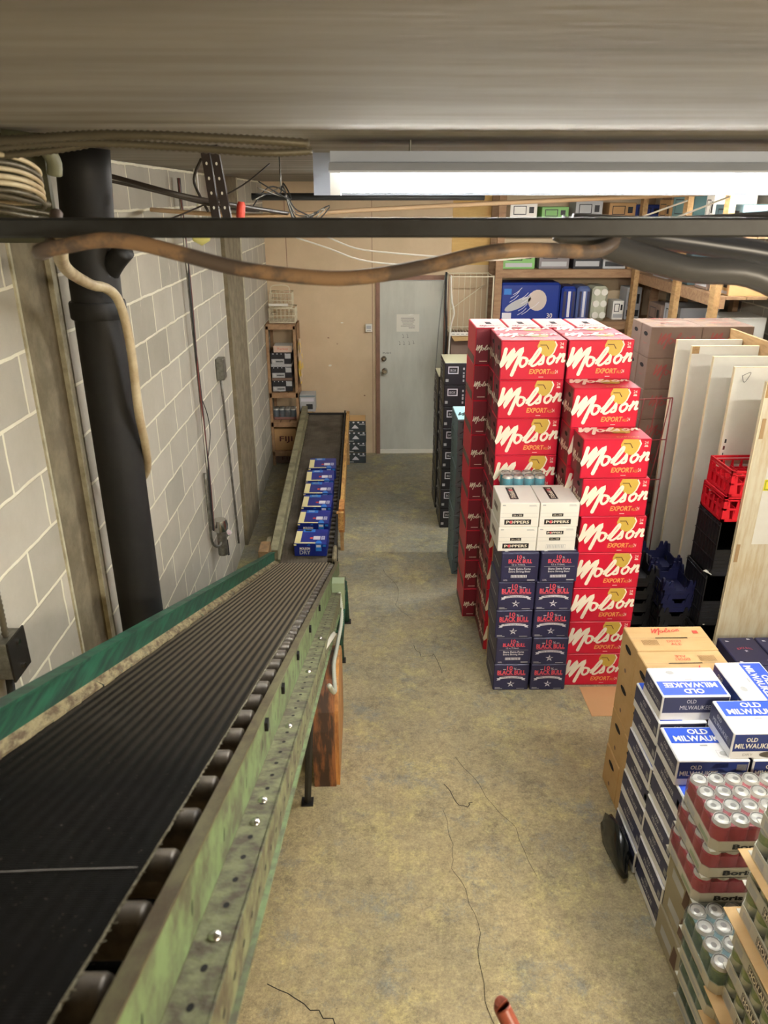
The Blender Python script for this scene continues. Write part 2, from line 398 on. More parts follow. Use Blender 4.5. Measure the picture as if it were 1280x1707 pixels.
g.box(XL-.1, XL+.008, 2.486, 2.5, 0, ZC, MORT); g.box(XL-.1, XL+.006, 2.79, 2.83, 0, ZC, MORT); g.box(XL-.1, XL+.02, 6.85, 6.99, 0, ZC, MORT)
struct(g, 'wall_left')
g = G()
g.box(XL-.2, .10, YB, YB+.12, 0, ZC, TANW); g.box(.10, .867, YB, YB+.12, 2.06, ZC, TANW); g.box(.867, XR+.2, YB, YB+.12, 0, ZC, TANW)
g.box(.045, .051, YB-.002, YB, 0, ZC, TRIMB); g.box(-.9, -.893, YB-.001, YB, 2.06, ZC, TRIMB)
fw = (V((0, YB, 0)), V((1, 0, 0)), V((0, 0, 1)))
for a, b, r_ in ((-.30, 1.57, .014), (-.46, 1.4, .012), (-.36, 1.33, .008), (-.45, 1.08, .02), (-.05, .72, .012)):
    g.poly(fw, [(a+r_*math.cos(t)*(1+jit(.3)), b+r_*.6*math.sin(t)) for t in [i*PI/4 for i in range(8)]], PLASW if r_ > .013 else TRIMB, .0015)
struct(g, 'wall_back')
g = G(); g.box(XR, XR+.15, YF, YB+.15, 0, ZC, BLOCK); struct(g, 'wall_right')
g = G(); g.box(XL-.25, XR+.15, YF-.1, YF, 0, ZC, TANW); struct(g, 'wall_front')
g = G(); g.box(XL-.25, XR+.15, YF-.1, YB+.15, ZC, ZC+.15, BOARDC)
struct(g, 'ceiling')
g = G(); g.box(XL-.02, XR, YF, 1.53, 3.022, ZC, BOARDC); struct(g, 'trim_1')            # lower slab over the stair opening
g = G(); g.box(-.20, XR, 3.05, 3.2, 2.905, ZC, M('grey painted drop beam', (158, 166, 180), .7)); struct(g, 'trim_2')
# door 1
g = G(); g.box(.134, .865, YB-.01, YB+.04, .012, 2.03, DOORW)
g.box(.134, .865, YB-.018, YB-.01, 0, .05, PLASW)
fd = (V((.134, YB-.01, 0)), V((1, 0, 0)), V((0, 0, 1)))
for a, b in ((.26, 1.42), (.31, 1.42), (.22, 1.34), (.27, 1.34), (.33, 1.34), (.38, 1.35)):
    g.stroke(fd, [(a, b+.02), (a+.012, b), (a+.004, b-.02), (a+.02, b-.014)], .003, DGREY)
g.text(fd, 'PUSH', .08, 1.215, .02, DGREY, wid=.09)
dr = struct(g, 'door_1')
g = G(); g.lathe([(.033, 0), (.033, .25), (.014, .35), (.014, .5), (.03, .65), (.034, .85), (.02, 1)], (.19, YB-.012, 1.02), (.19, YB-.085, 1.02), CHROME, 18); part(g, 'door_knob', dr)
g = G(); g.lathe([(.032, 0), (.03, .6), (.014, .7), (.014, 1)], (.18, YB-.012, 1.16), (.18, YB-.04, 1.16), CHROME, 18); part(g, 'deadbolt', dr)
g = G(); g.box(.088, .134, YB-.03, YB+.06, 0, 2.09, TRIMB); g.box(.865, .91, YB-.03, YB+.06, 0, 2.09, TRIMB); g.box(.134, .865, YB-.03, YB+.06, 2.04, 2.09, TRIMB); struct(g, 'trim_3')
g = G(); g.box(.93, 1.36, YB-.012, YB, 2.2, 2.95, M('yellow plywood', (214, 178, 104), .6, col2=(200, 160, 90), ns=4, stretch=(1, 1, 5))); struct(g, 'trim_4')

# ------------------------------------------------------------------ fluorescent fixtures
def fixture(loc, L, label):
    r = empty('fluorescent_light', loc)
    g = G(); g.prism([(-.15, .030), (-.12, .05), (.12, .05), (.15, .030), (.15, .036), (.122, .056), (.03, .056), (.03, .09), (-.03, .09), (-.03, .056), (-.122, .056), (-.15, .036)], 0, -.03, L+.03, M('pale enamel', (206, 216, 232), .45)); part(g, 'housing', r)
    for yy, mt, nm, zz in ((-.045, M('lit tube', (255, 255, 255), .4, emit=(TUBE_COLOUR, TUBE_STRENGTH)), 'lit_tube', 0), (.055, M('fading tube', (235, 240, 245), .3, emit=((.8, .9, 1), DIM_TUBE)), 'fading_tube', .022)):
        g = G(); g.cyl((.0, yy, zz), (L, yy, zz), .019, mt, 16); tb = part(g, nm, r)
        for xx in (-.03, L-.0): g = G(); g.box(xx, xx+.03, yy-.022, yy+.022, zz-.026, .046, PLASW); part(g, 'lamp_holder', r)
    g = G(); g.box(L*.35-.05, L*.35+.05, -.01, .02, -.012, .046, PLASW); part(g, 'centre_clip', r)
    g = G()
    for xx in (.2, L-.2): g.cyl((xx, 0, .09), (xx, 0, 3.05-loc[2]), .004, STEEL, 6)
    part(g, 'hanger_rod', r)
    return tag(r, label, 'ceiling light', 'fluorescent tube lights')
fixture((-.075, 2.38, 2.930), 2.4, 'twin tube fluorescent light hanging in front of the grey beam, one tube brightly lit')
fixture((.05, 5.9, 2.945), 3.25, 'long fluorescent light further down the room above the red beer cases')
fixture((2.42, 2.38, 2.930), .92, 'short fluorescent light continuing the row towards the right wall')
# ------------------------------------------------------------------ beer cases and cartons (each case one mesh, print included)
CW, CD, CH = .385, .207, .2365
# script wordmark, in units of the case height, x 0..1.63
SCRIPT = [[(.11, .79), (.06, .55), (.0, .36), (.14, .55), (.32, .79), (.24, .56), (.14, .31), (.31, .57), (.53, .81), (.42, .5), (.29, .14)],
          [(.29, .14), (.37, .27)],
          [(.6, .57), (.52, .57), (.48, .43), (.53, .35), (.62, .40), (.67, .52), (.61, .57)], [(.63, .5), (.72, .5), (.78, .56)],
          [(.72, .42), (.79, .55), (.93, .78), (.98, .81), (.97, .72), (.86, .55), (.77, .41), (.82, .37), (.92, .43), (1.02, .55)],
          [(1.0, .5), (1.07, .63), (1.07, .5), (1.05, .43), (.97, .41)],
          [(1.27, .61), (1.2, .57), (1.18, .47), (1.24, .42), (1.33, .5), (1.34, .6), (1.27, .63)], [(1.33, .6), (1.4, .56), (1.45, .6)],
          [(1.49, .67), (1.46, .57), (1.41, .46)], [(1.42, .5), (1.52, .63), (1.59, .67), (1.57, .57), (1.55, .48), (1.6, .5)]]
WID = [.092, .05, .066, .04, .060, .062, .064, .04, .062, .062]
def wordmark(g, fr, u, v, s, mat, thin=1.0, h=.0016):
    for i, (p, w_) in enumerate(zip(SCRIPT, WID)): g.stroke(fr, [(u+a*s, v+b*s) for a, b in p], w_*s*thin, mat, h+.0003*i, sub=3)
def leaf(g, fr, u, v, s):
    P = [(.95, .99), (1.30, .99), (1.36, .88), (1.3, .7), (1.22, .6), (1.05, .6), (.96, .74), (.9, .82), (.9, .87)]
    g.poly(fr, [(u+(a+.035)*s, v+b*s) for a, b in P if a > 1], CREAM, .0007)
    g.poly(fr, [(u+a*s, v+b*s) for a, b in P], GOLD, .0010)
    g.stroke(fr, [(u+a*s, v+b*s) for a, b in ((.97, .88), (1.12, .88), (1.18, .78))], .02*s, BROWNP, .0013, sub=1)
def red_case(var=0):
    g = G(); x, y = CW/2, CD/2; g.cbox(-x, x, -y, y, 0, CH-.001, RED, .004); F = faces(-x, x, -y, y, 0, CH)
    fr = F['front']; s = CH
    leaf(g, fr, 0, 0, s); wordmark(g, fr, .01*s, 0, s*.985, CREAM)
    g.text(fr, 'EXPORT', (.74+1.24)/2*s, .155*s, .13*s, GOLDT, wid=.52*s, slant=.15, bold=.03); g.text(fr, 'ALE', 1.32*s, .16*s, .07*s, GOLD, wid=.12*s); g.text(fr, '24', 1.42*s, .17*s, .09*s, CREAM, wid=.07*s)
    g.rect(fr, .98*s, 1.1*s, .075*s, .088*s, CREAM); g.text(fr, '24', 1.5*s, .87*s, .07*s, CREAM, wid=.09*s); g.rect(fr, 1.46*s, 1.55*s, .8*s, .82*s, CREAM); g.rect(fr, 1.47*s, 1.54*s, .83*s, .845*s, CREAM)
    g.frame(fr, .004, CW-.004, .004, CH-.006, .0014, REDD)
    ft = F['top']; k = CD*.82
    g.poly(ft, [(.2, .10), (.29, .10), (.31, .15), (.28, .195), (.21, .195), (.19, .14)], GOLD)
    wordmark(g, ft, .012, .05, k*1.28, CREAM, h=.0012)
    g.text(ft, 'EXPORT', .26, .02, .022, GOLDT, wid=.13)
    g.rect(ft, .125, .265, .098, .104, SHAD, .0035)
    for nm in ('left', 'right'):
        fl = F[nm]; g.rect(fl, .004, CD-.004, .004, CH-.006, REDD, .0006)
        g.poly(fl, [(.125, .02), (.195, .02), (.198, .13), (.178, .165), (.172, .225), (.15, .225), (.145, .165), (.122, .13)], BROWNP, .0011)
        g.poly(fl, [(.126+.03*math.cos(t), .18+.014*math.sin(t)) for t in [i*PI/4 for i in range(8)]], SHAD, .0016)
        wordmark(g, fl, .03, .045, .105, CREAM, .9, .002)
    if var: g.box(-x-.03, -x, -y+.01, y-.01, CH-.006, CH-.003, CARD)
    return g.build('beer_case')
def end_case():   # same case turned so its bottle end faces the aisle
    g = G(); x, y = CD/2, CW/2; g.cbox(-x, x, -y, y, 0, CH-.001, RED, .004); F = faces(-x, x, -y, y, 0, CH); fl = F['front']
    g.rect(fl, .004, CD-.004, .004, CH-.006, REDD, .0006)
    g.poly(fl, [(.085, .015), (.165, .015), (.168, .12), (.145, .165), (.14, .225), (.112, .225), (.108, .165), (.083, .12)], BROWNP, .0011)
    wordmark(g, fl, .006, .07, .072, CREAM, .9, .002); g.rect(fl, .03, .08, .022, .026, CREAM)
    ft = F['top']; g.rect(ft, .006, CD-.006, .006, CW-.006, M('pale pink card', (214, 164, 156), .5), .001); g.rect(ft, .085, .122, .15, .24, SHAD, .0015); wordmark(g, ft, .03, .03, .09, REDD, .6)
    g.prism([(-y+.02, .0), (y-.02, .0), (y-.03, .05), (-y+.03, .05)], 0, -x-.0025, -x-.0015, CARDD)
    return g.build('beer_case')
P0 = red_case(); P1 = end_case()
def stack(proto, x, y, n, dz, lab, cat, group, z0=0, jx=.0022, jr=.005, rz=0, drift=None):
    out = []
    for k in range(n):
        dx, dy = (drift(k) if drift else (0, 0))
        out.append(place(proto, (x+dx+jit(jx), y+dy+jit(jx*.5), z0+k*dz), rz+jit(jr), lab.format(ordn(k, n)), cat, group))
    return out
RG = 'red beer cases stacked beside the aisle'
rowd = CD+.006
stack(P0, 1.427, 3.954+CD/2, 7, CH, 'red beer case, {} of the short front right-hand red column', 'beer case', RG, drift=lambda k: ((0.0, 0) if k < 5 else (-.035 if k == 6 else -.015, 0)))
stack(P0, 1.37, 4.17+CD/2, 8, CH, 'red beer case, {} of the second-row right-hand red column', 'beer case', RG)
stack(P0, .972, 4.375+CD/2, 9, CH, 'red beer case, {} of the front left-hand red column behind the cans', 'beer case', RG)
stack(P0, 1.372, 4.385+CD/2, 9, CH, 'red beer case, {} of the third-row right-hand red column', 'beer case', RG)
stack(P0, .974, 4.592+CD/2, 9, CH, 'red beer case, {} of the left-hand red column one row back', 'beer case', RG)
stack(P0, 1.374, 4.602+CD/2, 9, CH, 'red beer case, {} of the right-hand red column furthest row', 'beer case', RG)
for i, nm in enumerate(('at the aisle corner', 'next in from the aisle corner', 'third in from the aisle corner', 'last at the right')):
    stack(P1, .792+i*.217, 4.818+CW/2, 9, CH, 'end-on red beer case, painted shade, {} '+nm, 'beer case', 'end-turned red beer cases', jx=.002)

def black_bull(var):
    g = G(); W_, D_, H_ = .222, .29, .194; x, y = W_/2, D_/2; g.cbox(-x, x, -y, y, 0, H_, NAVY, .005); F = faces(-x, x, -y, y, 0, H_); fr = F['front']; c = W_/2
    if var == 0:
        g.text(fr, '10', c-.012, .151, .032, PINKP, wid=.036, bold=.02); g.text(fr, '%', c+.022, .153, .016, SILV, wid=.018)
        for a in (-1, 1): g.rect(fr, c+a*.045-.009, c+a*.045+.009, .155, .159, SILV)
        g.text(fr, 'BLACK BULL', c, .118, .033, PINKP, wid=.178, bold=.03); g.rect(fr, c-.088, c+.088, .113, .1155, PINKP)
        o = []
        for i in range(9): t = i/8; o.append((c-.075+.15*t, .098+.008*(1-(2*t-1)**2)))
        g.poly(fr, o+[(a, b-.015) for a, b in o[::-1]], SILV)
        for a in (-1, 1): g.poly(fr, [(c+a*.07, .093), (c+a*.092, .09), (c+a*.085, .083), (c+a*.092, .074), (c+a*.068, .078)][::a], SILV)
        g.text(fr, 'BIERE EXTRA FORTE', c, .0935, .006, INK, wid=.12)
        g.poly(fr, [(c+(.026 if i % 2 == 0 else .009)*math.sin(i*PI/5), .047+(.026 if i % 2 == 0 else .009)*math.cos(i*PI/5)) for i in range(10)], SILV)
        g.poly(fr, [(c-.012, .04), (c+.016, .05), (c+.004, .055)], NAVY, .0012)
        g.rect(fr, .012, .045, .018, .022, GREYP); g.rect(fr, .012, .06, .011, .0145, GREYP); g.rect(fr, .15, .2, .011, .0145, GREYP)
    else:
        g.text(fr, '10', c-.006, .156, .026, PINKP, wid=.028, bold=.02); g.text(fr, '%', c+.02, .158, .013, SILV, wid=.014)
        g.text(fr, 'BLACK BULL', c, .128, .027, PINKP, wid=.14, bold=.03); g.text(fr, '12 x 710mL', c-.008, .113, .011, SILV, wid=.08)
        g.rect(fr, .02, W_-.02, .104, .1055, GREYP); g.text(fr, 'Biere Extra-Forte', c, .083, .015, SILV, wid=.13, bold=.02); g.text(fr, 'Extra Strong Beer', c, .064, .015, SILV, wid=.13, bold=.02)
        g.rect(fr, c-.05, c+.045, .032, .05, SILV); [g.rect(fr, c-.046+i*.009, c-.043+i*.009, .033, .049, NAVY, .0014) for i in range(10)]
        g.text(fr, '10%', .03, .01, .011, SILV, wid=.024); g.rect(fr, .16, .205, .012, .019, GREYP)
    for nm in ('left', 'right'):
        fl = F[nm]; g.text(fl, 'BLACK BULL', D_/2, .1, .03, M('muted print', (120, 96, 120), .5), wid=.2); g.rect(fl, .06, .23, .07, .08, GREYP)
    ft = F['top']; g.text(ft, 'BLACK BULL', c, .16, .02, PINKP, wid=.09, arc=.008); g.poly(ft, [(c+(.014 if i % 2 == 0 else .005)*math.sin(i*PI/5), .14+(.014 if i % 2 == 0 else .005)*math.cos(i*PI/5)) for i in range(10)], SILV)
    for a, b in ((.02, .02), (.17, .26), (.03, .24), (.19, .03)): g.poly(ft, [(a, b), (a+.022, b), (a+.016, b+.012), (a, b+.015)], SILV)
    return g.build('beer_case')
B0, B1 = black_bull(0), black_bull(1)
for c_, cx in enumerate((.888, 1.119)):
    for k in range(5):
        va = B1 if (k == 4 or (k == 1 and c_ == 0)) else B0
        place(va, (cx+jit(.003)+(-.012 if k in (2, 3) else 0), 3.80+.145+jit(.004)+.11, k*.195), jit(.006),
              'navy twelve-can beer case, {} of the {} column below the white cartons'.format(ordn(k, 5), ('left', 'right')[c_]), 'beer case', 'navy beer cases under the white cartons')
i = 0
for a in range(4):
    for b in range(2):
        for k in range(2):
            i += 1; o = place(B0, (2.14+.111+a*.232+jit(.003), 3.30+b*.30+.145, k*.195), jit(.008),
              'navy beer case {} the plywood board, {} layer, {}'.format('against' if b else 'one row before', ('lower', 'upper')[k], ('first from the crates', 'second from the crates', 'third from the crates', 'nearest the right wall')[a]), 'beer case', 'navy beer cases on the floor before the leaning board')

def poppers(var):
    g = G(); W_, D_, H_ = .226, .29, .152; x, y = W_/2, D_/2; g.cbox(-x, x, -y, y, 0, H_, WHITE, .003); F = faces(-x, x, -y, y, 0, H_); fr = F['front']; c = W_/2
    def plate(fr, cx, cy, w_, h_):
        g.rect(fr, cx-w_/2, cx+w_/2, cy-h_/2, cy+h_/2, INK); g.text(fr, 'POPPERS', cx, cy-h_*.28, h_*.56, CREAM, wid=w_*.86, bold=.02)
        g.poly(fr, [(cx-w_*.255+h_*.24*math.cos(t), cy+h_*.3*math.sin(t)) for t in [i*PI/5 for i in range(10)]], PINKP, .0017)
    g.rect(fr, .004, W_-.004, .088, .0892, GREYP); g.rect(fr, .004, W_-.004, .064, .0652, GREYP); g.rect(fr, .07, .135, .068, .086, INK); g.text(fr, '24 x 330', .1025, .072, .01, CREAM, wid=.05)
    if var: plate(fr, .10, .118, .10, .022); g.frame(fr, .055, .17, .015, .042, .0014, GREYP); [g.rect(fr, .064+i*.009, .068+i*.009, .019, .038, GREYP) for i in range(11)]
    else: plate(fr, .105, .034, .155, .032)
    g.rect(fr, .165, .21, .132, .1345, GREYP); g.rect(fr, .165, .205, .138, .1405, GREYP); g.rect(fr, .012, .03, .135, .142, GREYP)
    ft = F['topl']; plate(ft, .135, .09, .19, .05)
    fl = F['left']; g.rect(fl, .08, .2, .06, .095, M('muted grey print', (130, 120, 112), .6)); g.rect(F['right'], .08, .2, .06, .095, GREYP)
    return g.build('carton')
Q0, Q1 = poppers(0), poppers(1)
for c_, cx in enumerate((.862, 1.092)):
    for k in range(2):
        place(Q1 if (c_ == 1 and k == 0) else Q0, (cx+.004*k, 3.93+.147, .976+k*.153), jit(.008), 'white cooler carton with a black name plate, {} {} of the four'.format(('lower', 'upper')[k], ('left', 'right')[c_]), 'carton', 'white cartons on the navy cases')
g = G(); g.cbox(-.14, .14, -.066, .066, 0, 1.205, CARD, .004); o = g.build('carton'); o.location = (.94, 4.297, 0); tag(o, 'tall narrow brown carton standing behind the white cartons, carrying the teal cans', 'carton')

# ---- cans in trays
def can_mesh(colm, h=.122, r=.033, band=None, n=14):
    g = G()
    g.lathe([(r*.8, 0), (r, .05), (r, .88)], (0, 0, 0), (0, 0, h), colm, n, caps=False)
    if band: g.lathe([(r*1.006, .3), (r*1.006, .62)], (0, 0, 0), (0, 0, h), band, n, caps=False)
    g.lathe([(r, .88), (r*.90, .965), (r*.88, .97)], (0, 0, 0), (0, 0, h), ALU, n, caps=False)
    g.lathe([(r*.88, .97), (r*.90, 1), (r*.85, 1)], (0, 0, 0), (0, 0, h), ALU, n, caps=False)
    g.lathe([(r*.85, 1), (r*.80, .975), (r*.74, .975)], (0, 0, 0), (0, 0, h), M('lid groove', (104, 104, 100), .4, .3), n, caps=False)
    g.lathe([(r*.74, .975), (r*.70, .985), (.0001, .985)], (0, 0, 0), (0, 0, h), ALU, n, caps=False)
    g.lathe([(r*.34, 0), (r*.3, 1)], (0, r*.15, h*.985), (0, r*.15, h*.992), M('pull tab', (140, 140, 136), .35, .4), 8)
    return g
def can_pack(colm, nx, ny, label_fn=None, tray_h=.045, film=True, band=None, r=.033, h=.122, trayw=TRAY, fill=None):
    r0 = empty('can_pack'); W_, D_ = nx*2*r+.006, ny*2*r+.006
    if tray_h:
        g = G(); t = .003; g.box(-W_/2, W_/2, -D_/2, D_/2, 0, .003, trayw)
        ch = .022
        # octagonal tray wall with cut corners
        out = [(-W_/2+ch, -D_/2), (W_/2-ch, -D_/2), (W_/2, -D_/2+ch), (W_/2, D_/2-ch), (W_/2-ch, D_/2), (-W_/2+ch, D_/2), (-W_/2, D_/2-ch), (-W_/2, -D_/2+ch)]
        for i in range(8):
            a, b = V(out[i]+(0,)), V(out[(i+1) % 8]+(0,)); d = (b-a).normalized(); nrm = V((-d.y, d.x, 0))*t
            vs = [a, b, b+nrm, a+nrm]; vs = vs+[q+V((0, 0, tray_h)) for q in vs]
            g.add(vs, [(0, 1, 5, 4), (1, 2, 6, 5), (2, 3, 7, 6), (3, 0, 4, 7), (4, 5, 6, 7)], trayw)
        if label_fn: label_fn(g, faces(-W_/2, W_/2, -D_/2, D_/2, 0, tray_h), W_, D_)
        part(g, 'tray', r0)
    cg = can_mesh(colm, h, r, band); first = None
    for i in range(nx):
        for j in range(ny):
            p = (-W_/2+.003+r+i*2*r, -D_/2+.003+r+j*2*r, .003)
            if first is None: first = part(cg, 'can', r0, p)
            else:
                o = first.copy(); COL.objects.link(o); o.location = p; o.rotation_euler = (0, 0, random.uniform(0, 6)); o.parent = r0; reg(o, r0)
    if film:
        g = G(); c = .02; x, y = W_/2+.001, D_/2+.001; z0, z1 = .004, h+.006; P = []
        for zz, ins in ((z0, 0), (z1-.02, 0), (z1-.004, .008), (z1, .022)):
            q = [(-x+c, -y), (x-c, -y), (x, -y+c), (x, y-c), (x-c, y), (-x+c, y), (-x, y-c), (-x, -y+c)]
            P.append([V((a*(1-ins/x), b*(1-ins/y), zz)) for a, b in q])
        vs = sum(P, []); fs = [(k*8+i, k*8+(i+1) % 8, (k+1)*8+(i+1) % 8, (k+1)*8+i) for k in range(3) for i in range(8)]+[tuple(range(24, 32))]
        g.add(vs, fs, FILM, True)
        for q in range(7):
            a = -x*.8+q*x*.26; g.stroke((V((0, -y-.002, 0)), V((1, 0, 0)), V((0, 0, 1))), [(a, .06), (a+.01+jit(.01), .09), (a+.004+jit(.01), .118)], .0012, FILM)
        if fill:
            g.box(-x+.012, x-.012, -y+.012, y-.012, h*.90, h*.905, fill)
            Q_ = [V((q.x, q.y, tray_h+.002)) for q in P[0]]; g.add(Q_+P[1], [(i, (i+1) % 8, 8+(i+1) % 8, 8+i) for i in range(8)], fill, True)
        part(g, 'shrink_film', r0)
    return r0
TC = can_pack(TEAL, 4, 2, tray_h=0)
place(TC, (.945, 4.297, 1.206), .01, 'shrink-wrapped pack of teal cans standing behind the white cartons', 'can pack', None)

def bo_label(g, F, W_, D_):
    fr = F['front']; g.text(fr, 'Boris', .13, .014, .024, INK, wid=.11, bold=.04); g.rect(fr, .03, .17, .004, .006, INK)
    g.rect(F['left'], .05, .12, .01, .035, GREYP); g.rect(F['left'], .16, .24, .012, .032, M('sage print', (150, 166, 136), .6))
PK = can_pack(PINKC, 6, 4, bo_label, tray_h=.05, fill=PFILM)
for k in range(3):
    place(PK, (1.215+.2+jit(.006)-(2-k)*.012, 2.085, .485+k*.127), jit(.012), 'tray of rosy red cans in shrink film, {} of three before the blue-white boxes'.format(('lowest', 'middle', 'topmost')[k]), 'can pack', 'rosy red can trays')
g = G()
for k in range(3): pass
KB = M('dull card carton', (158, 150, 126), .8)
def plain_carton(w_, d_, h_, mat, marks=None):
    g = G(); g.cbox(-w_/2, w_/2, -d_/2, d_/2, 0, h_, mat, .003); F = faces(-w_/2, w_/2, -d_/2, d_/2, 0, h_)
    if marks: marks(g, F, w_, d_, h_)
    return g.build('carton')
def mk_left(g, F, w_, d_, h_):
    g.rect(F['left'], .05, d_*.6, h_*.3, h_*.6, GREYP); g.poly(F['left'], [(d_*.6, h_*.15), (d_*.8, h_*.2), (d_*.78, h_*.75), (d_*.65, h_*.8)], M('dark brown print', (92, 66, 52), .6))
PC = plain_carton(.40, .265, .158, KB, mk_left)
for k in range(3): place(PC, (1.41+jit(.006), 2.085, .005+k*.16), jit(.01), 'pale card carton, {} of three beneath the rosy red can trays'.format(('lowest', 'middle', 'topmost')[k]), 'carton', 'pale cartons under the red can trays')
GP = can_pack(GREENC, 6, 4, lambda g, F, a, b: (g.rect(F['left'], .04, .2, .012, .03, GREYP), g.rect(F['front'], .05, .3, .012, .03, CARDD)), tray_h=.05, fill=TFILM)
for k in range(4):
    place(GP, (1.15+.2+(3-k)*.012, 1.81, k*.1265), jit(.02), 'green cans in shrink film, {} tray of the low stack behind the name-plate trays'.format(('bottom', 'second', 'third', 'top')[k]), 'can pack', 'green can trays of the low stack')
def holl(g, F, W_, D_):
    fl = F['left']; g.rect(fl, .13, .30, .008, .044, INK); g.text(fl, 'HOLLANDIA', .215, .014, .024, CREAM, wid=.15, bold=.02); g.frame(fl, .134, .296, .011, .041, .0015, CREAM, .0012)
    g.rect(fl, .04, .09, .01, .04, GREYP); g.text(F['front'], 'HOLLANDIA', W_/2, .014, .024, INK, wid=.15, bold=.02)
HP = can_pack(GREENC, 4, 6, holl, tray_h=.052, band=M('silver green band', (176, 182, 160), .35, .4))
def slip_sheet():
    g = G(); g.box(-.15, .15, -.21, .21, 0, .003, CARDL); return g.build('slip_sheet')
SS = slip_sheet()
for k in range(10):
    z = k*.1275
    place(HP, (1.17+.135+jit(.004)+(9-k)*.003, 1.70-.2, z), jit(.008), 'tray of green cans with black name plate, {} tray of the tallest can stack'.format(ordn(k, 10)), 'can pack', 'named green can trays')
    if k in (2, 3, 6, 8): place(SS, (1.165+.135-.006, 1.70-.2, z-.0015), jit(.01), 'light brown slip sheet under the {} tray of the tallest can stack'.format(ORD[k]), 'card sheet', 'slip sheets')
for k in range(4): place(HP, (1.17+.15, 1.27-.2, k*.1275), jit(.01), 'green can tray with name plate, {} tray of the short stack nearest the camera'.format(('bottom', 'second', 'third', 'top')[k]), 'can pack', 'named green can trays')
g = G(); g.cbox(-.13, .13, -.19, .19, 0, .02, WHITE, .008); o = g.build('white_carton'); o.location = (1.33, 1.5, 1.276); tag(o, 'flat white carton on top of the tall green can stack', 'carton')

# ---- old milwaukee
OW, OD, OH = .285, .205, .1235
def milw():
    g = G(); x, y = OW/2, OD/2; g.cbox(-x, x, -y, y, 0, OH, M('white glossy case card', (232, 234, 236), .4), .004); F = faces(-x, x, -y, y, 0, OH)
    ft = F['top']; g.rect(ft, .012, OW-.006, OD*.5, OD-.008, BLUE); g.text(ft, 'OLD', OW/2, OD*.76, .032, WHITE, wid=.085, bold=.03); g.text(ft, 'MILWAUKEE', OW/2, OD*.55, .034, WHITE, wid=.225, bold=.03)
    g.frame(ft, .17, .225, .02, .06, .001, GREYP, .001); g.poly(ft, [(.197+.018*math.cos(t), .04+.014*math.sin(t)) for t in [i*PI/6 for i in range(12)]], GREYP, .0013); g.rect(ft, .12, .15, .085, .092, GREYP)
    fr = F['front']; g.rect(fr, .006, OW-.006, .036, OH-.006, DBLUE); g.text(fr, 'OLD', .075, .082, .02, WHITE, wid=.045, bold=.02); g.text(fr, 'MILWAUKEE', .088, .05, .024, WHITE, wid=.15, bold=.02)
    g.text(fr, 'DRY', .07, .014, .012, GREYP, wid=.04); g.rect(fr, .235, .275, .075, .105, GREYP); g.poly(fr, [(.165+.05*math.cos(t), .02+.016*math.sin(t)) for t in [i*PI/8 for i in range(16)]], STEEL, .0012)
    g.poly(fr, [(.13, .085), (.2, .09), (.2, .112), (.15, .11)], SHAD)
    for nm in ('left', 'right', 'back'):
        fl = F[nm]; L = OD if nm != 'back' else OW; g.rect(fl, .006, L-.006, .04, OH-.006, M('shaded navy print', (58, 62, 94), .5)); g.text(fl, 'OLD', L/2-.02, .088, .018, SILV, wid=.04); g.text(fl, 'MILWAUKEE', L/2, .056, .02, SILV, wid=.13); g.rect(fl, L-.04, L-.014, .05, .08, GREYP)  # side print greyed to paint in the shade on those faces
    return g.build('beer_case')
OM = milw(); OG = 'blue and white beer boxes on the near stack'
def om(x, y, k, rz, lab): place(OM, (x+jit(.003), y, k*OH+.003), rz+jit(.01), lab, 'beer case', OG)
# back column (next to the brown cases) and front column, brick-laid: 7 layers each then loose top boxes
yb, yf = 2.645, 2.352
for k in range(8):
    if k == 7: om(1.212+OW/2, 2.62, k, PI, 'blue-white beer box with upside-down lettering, topmost beside the brown cases')
    else: om(1.209+OD/2+.004*(k % 2), yb, k, PI/2, 'sideways blue-white beer box, {} layer of the column beside the brown cases'.format(ORD[k]))
for k in range(7):
    if k == 6: om(1.20+OW/2, 2.375, k, 0, 'blue and white beer box with its lid in full view behind the rosy red cans')
    else: om(1.209+OD/2+.004*((k+1) % 2), yf, k, PI/2, 'sideways blue-white beer box, {} layer of the column behind the red cans'.format(ORD[k]))
for k in range(8):
    om(1.53+OD/2, yb-.03, k, -PI/2, 'blue and white beer box{} of the second column in, {} layer'.format(' with sideways top lettering' if k == 7 else '', ORD[k]))
for k in range(7):
    om(1.495+OW/2, 2.375, k, 0, 'blue and white beer box right of the full-lid one, {} layer'.format(ORD[k]))
om(1.405+OW/2, 2.385, 7, 0, 'blue and white beer box lying across two others on the near stack')
for k in range(7): om(1.79+OW/2, 2.62, k, 0, 'blue and white beer box, {} layer of the column nearest the right edge'.format(ORD[k]))

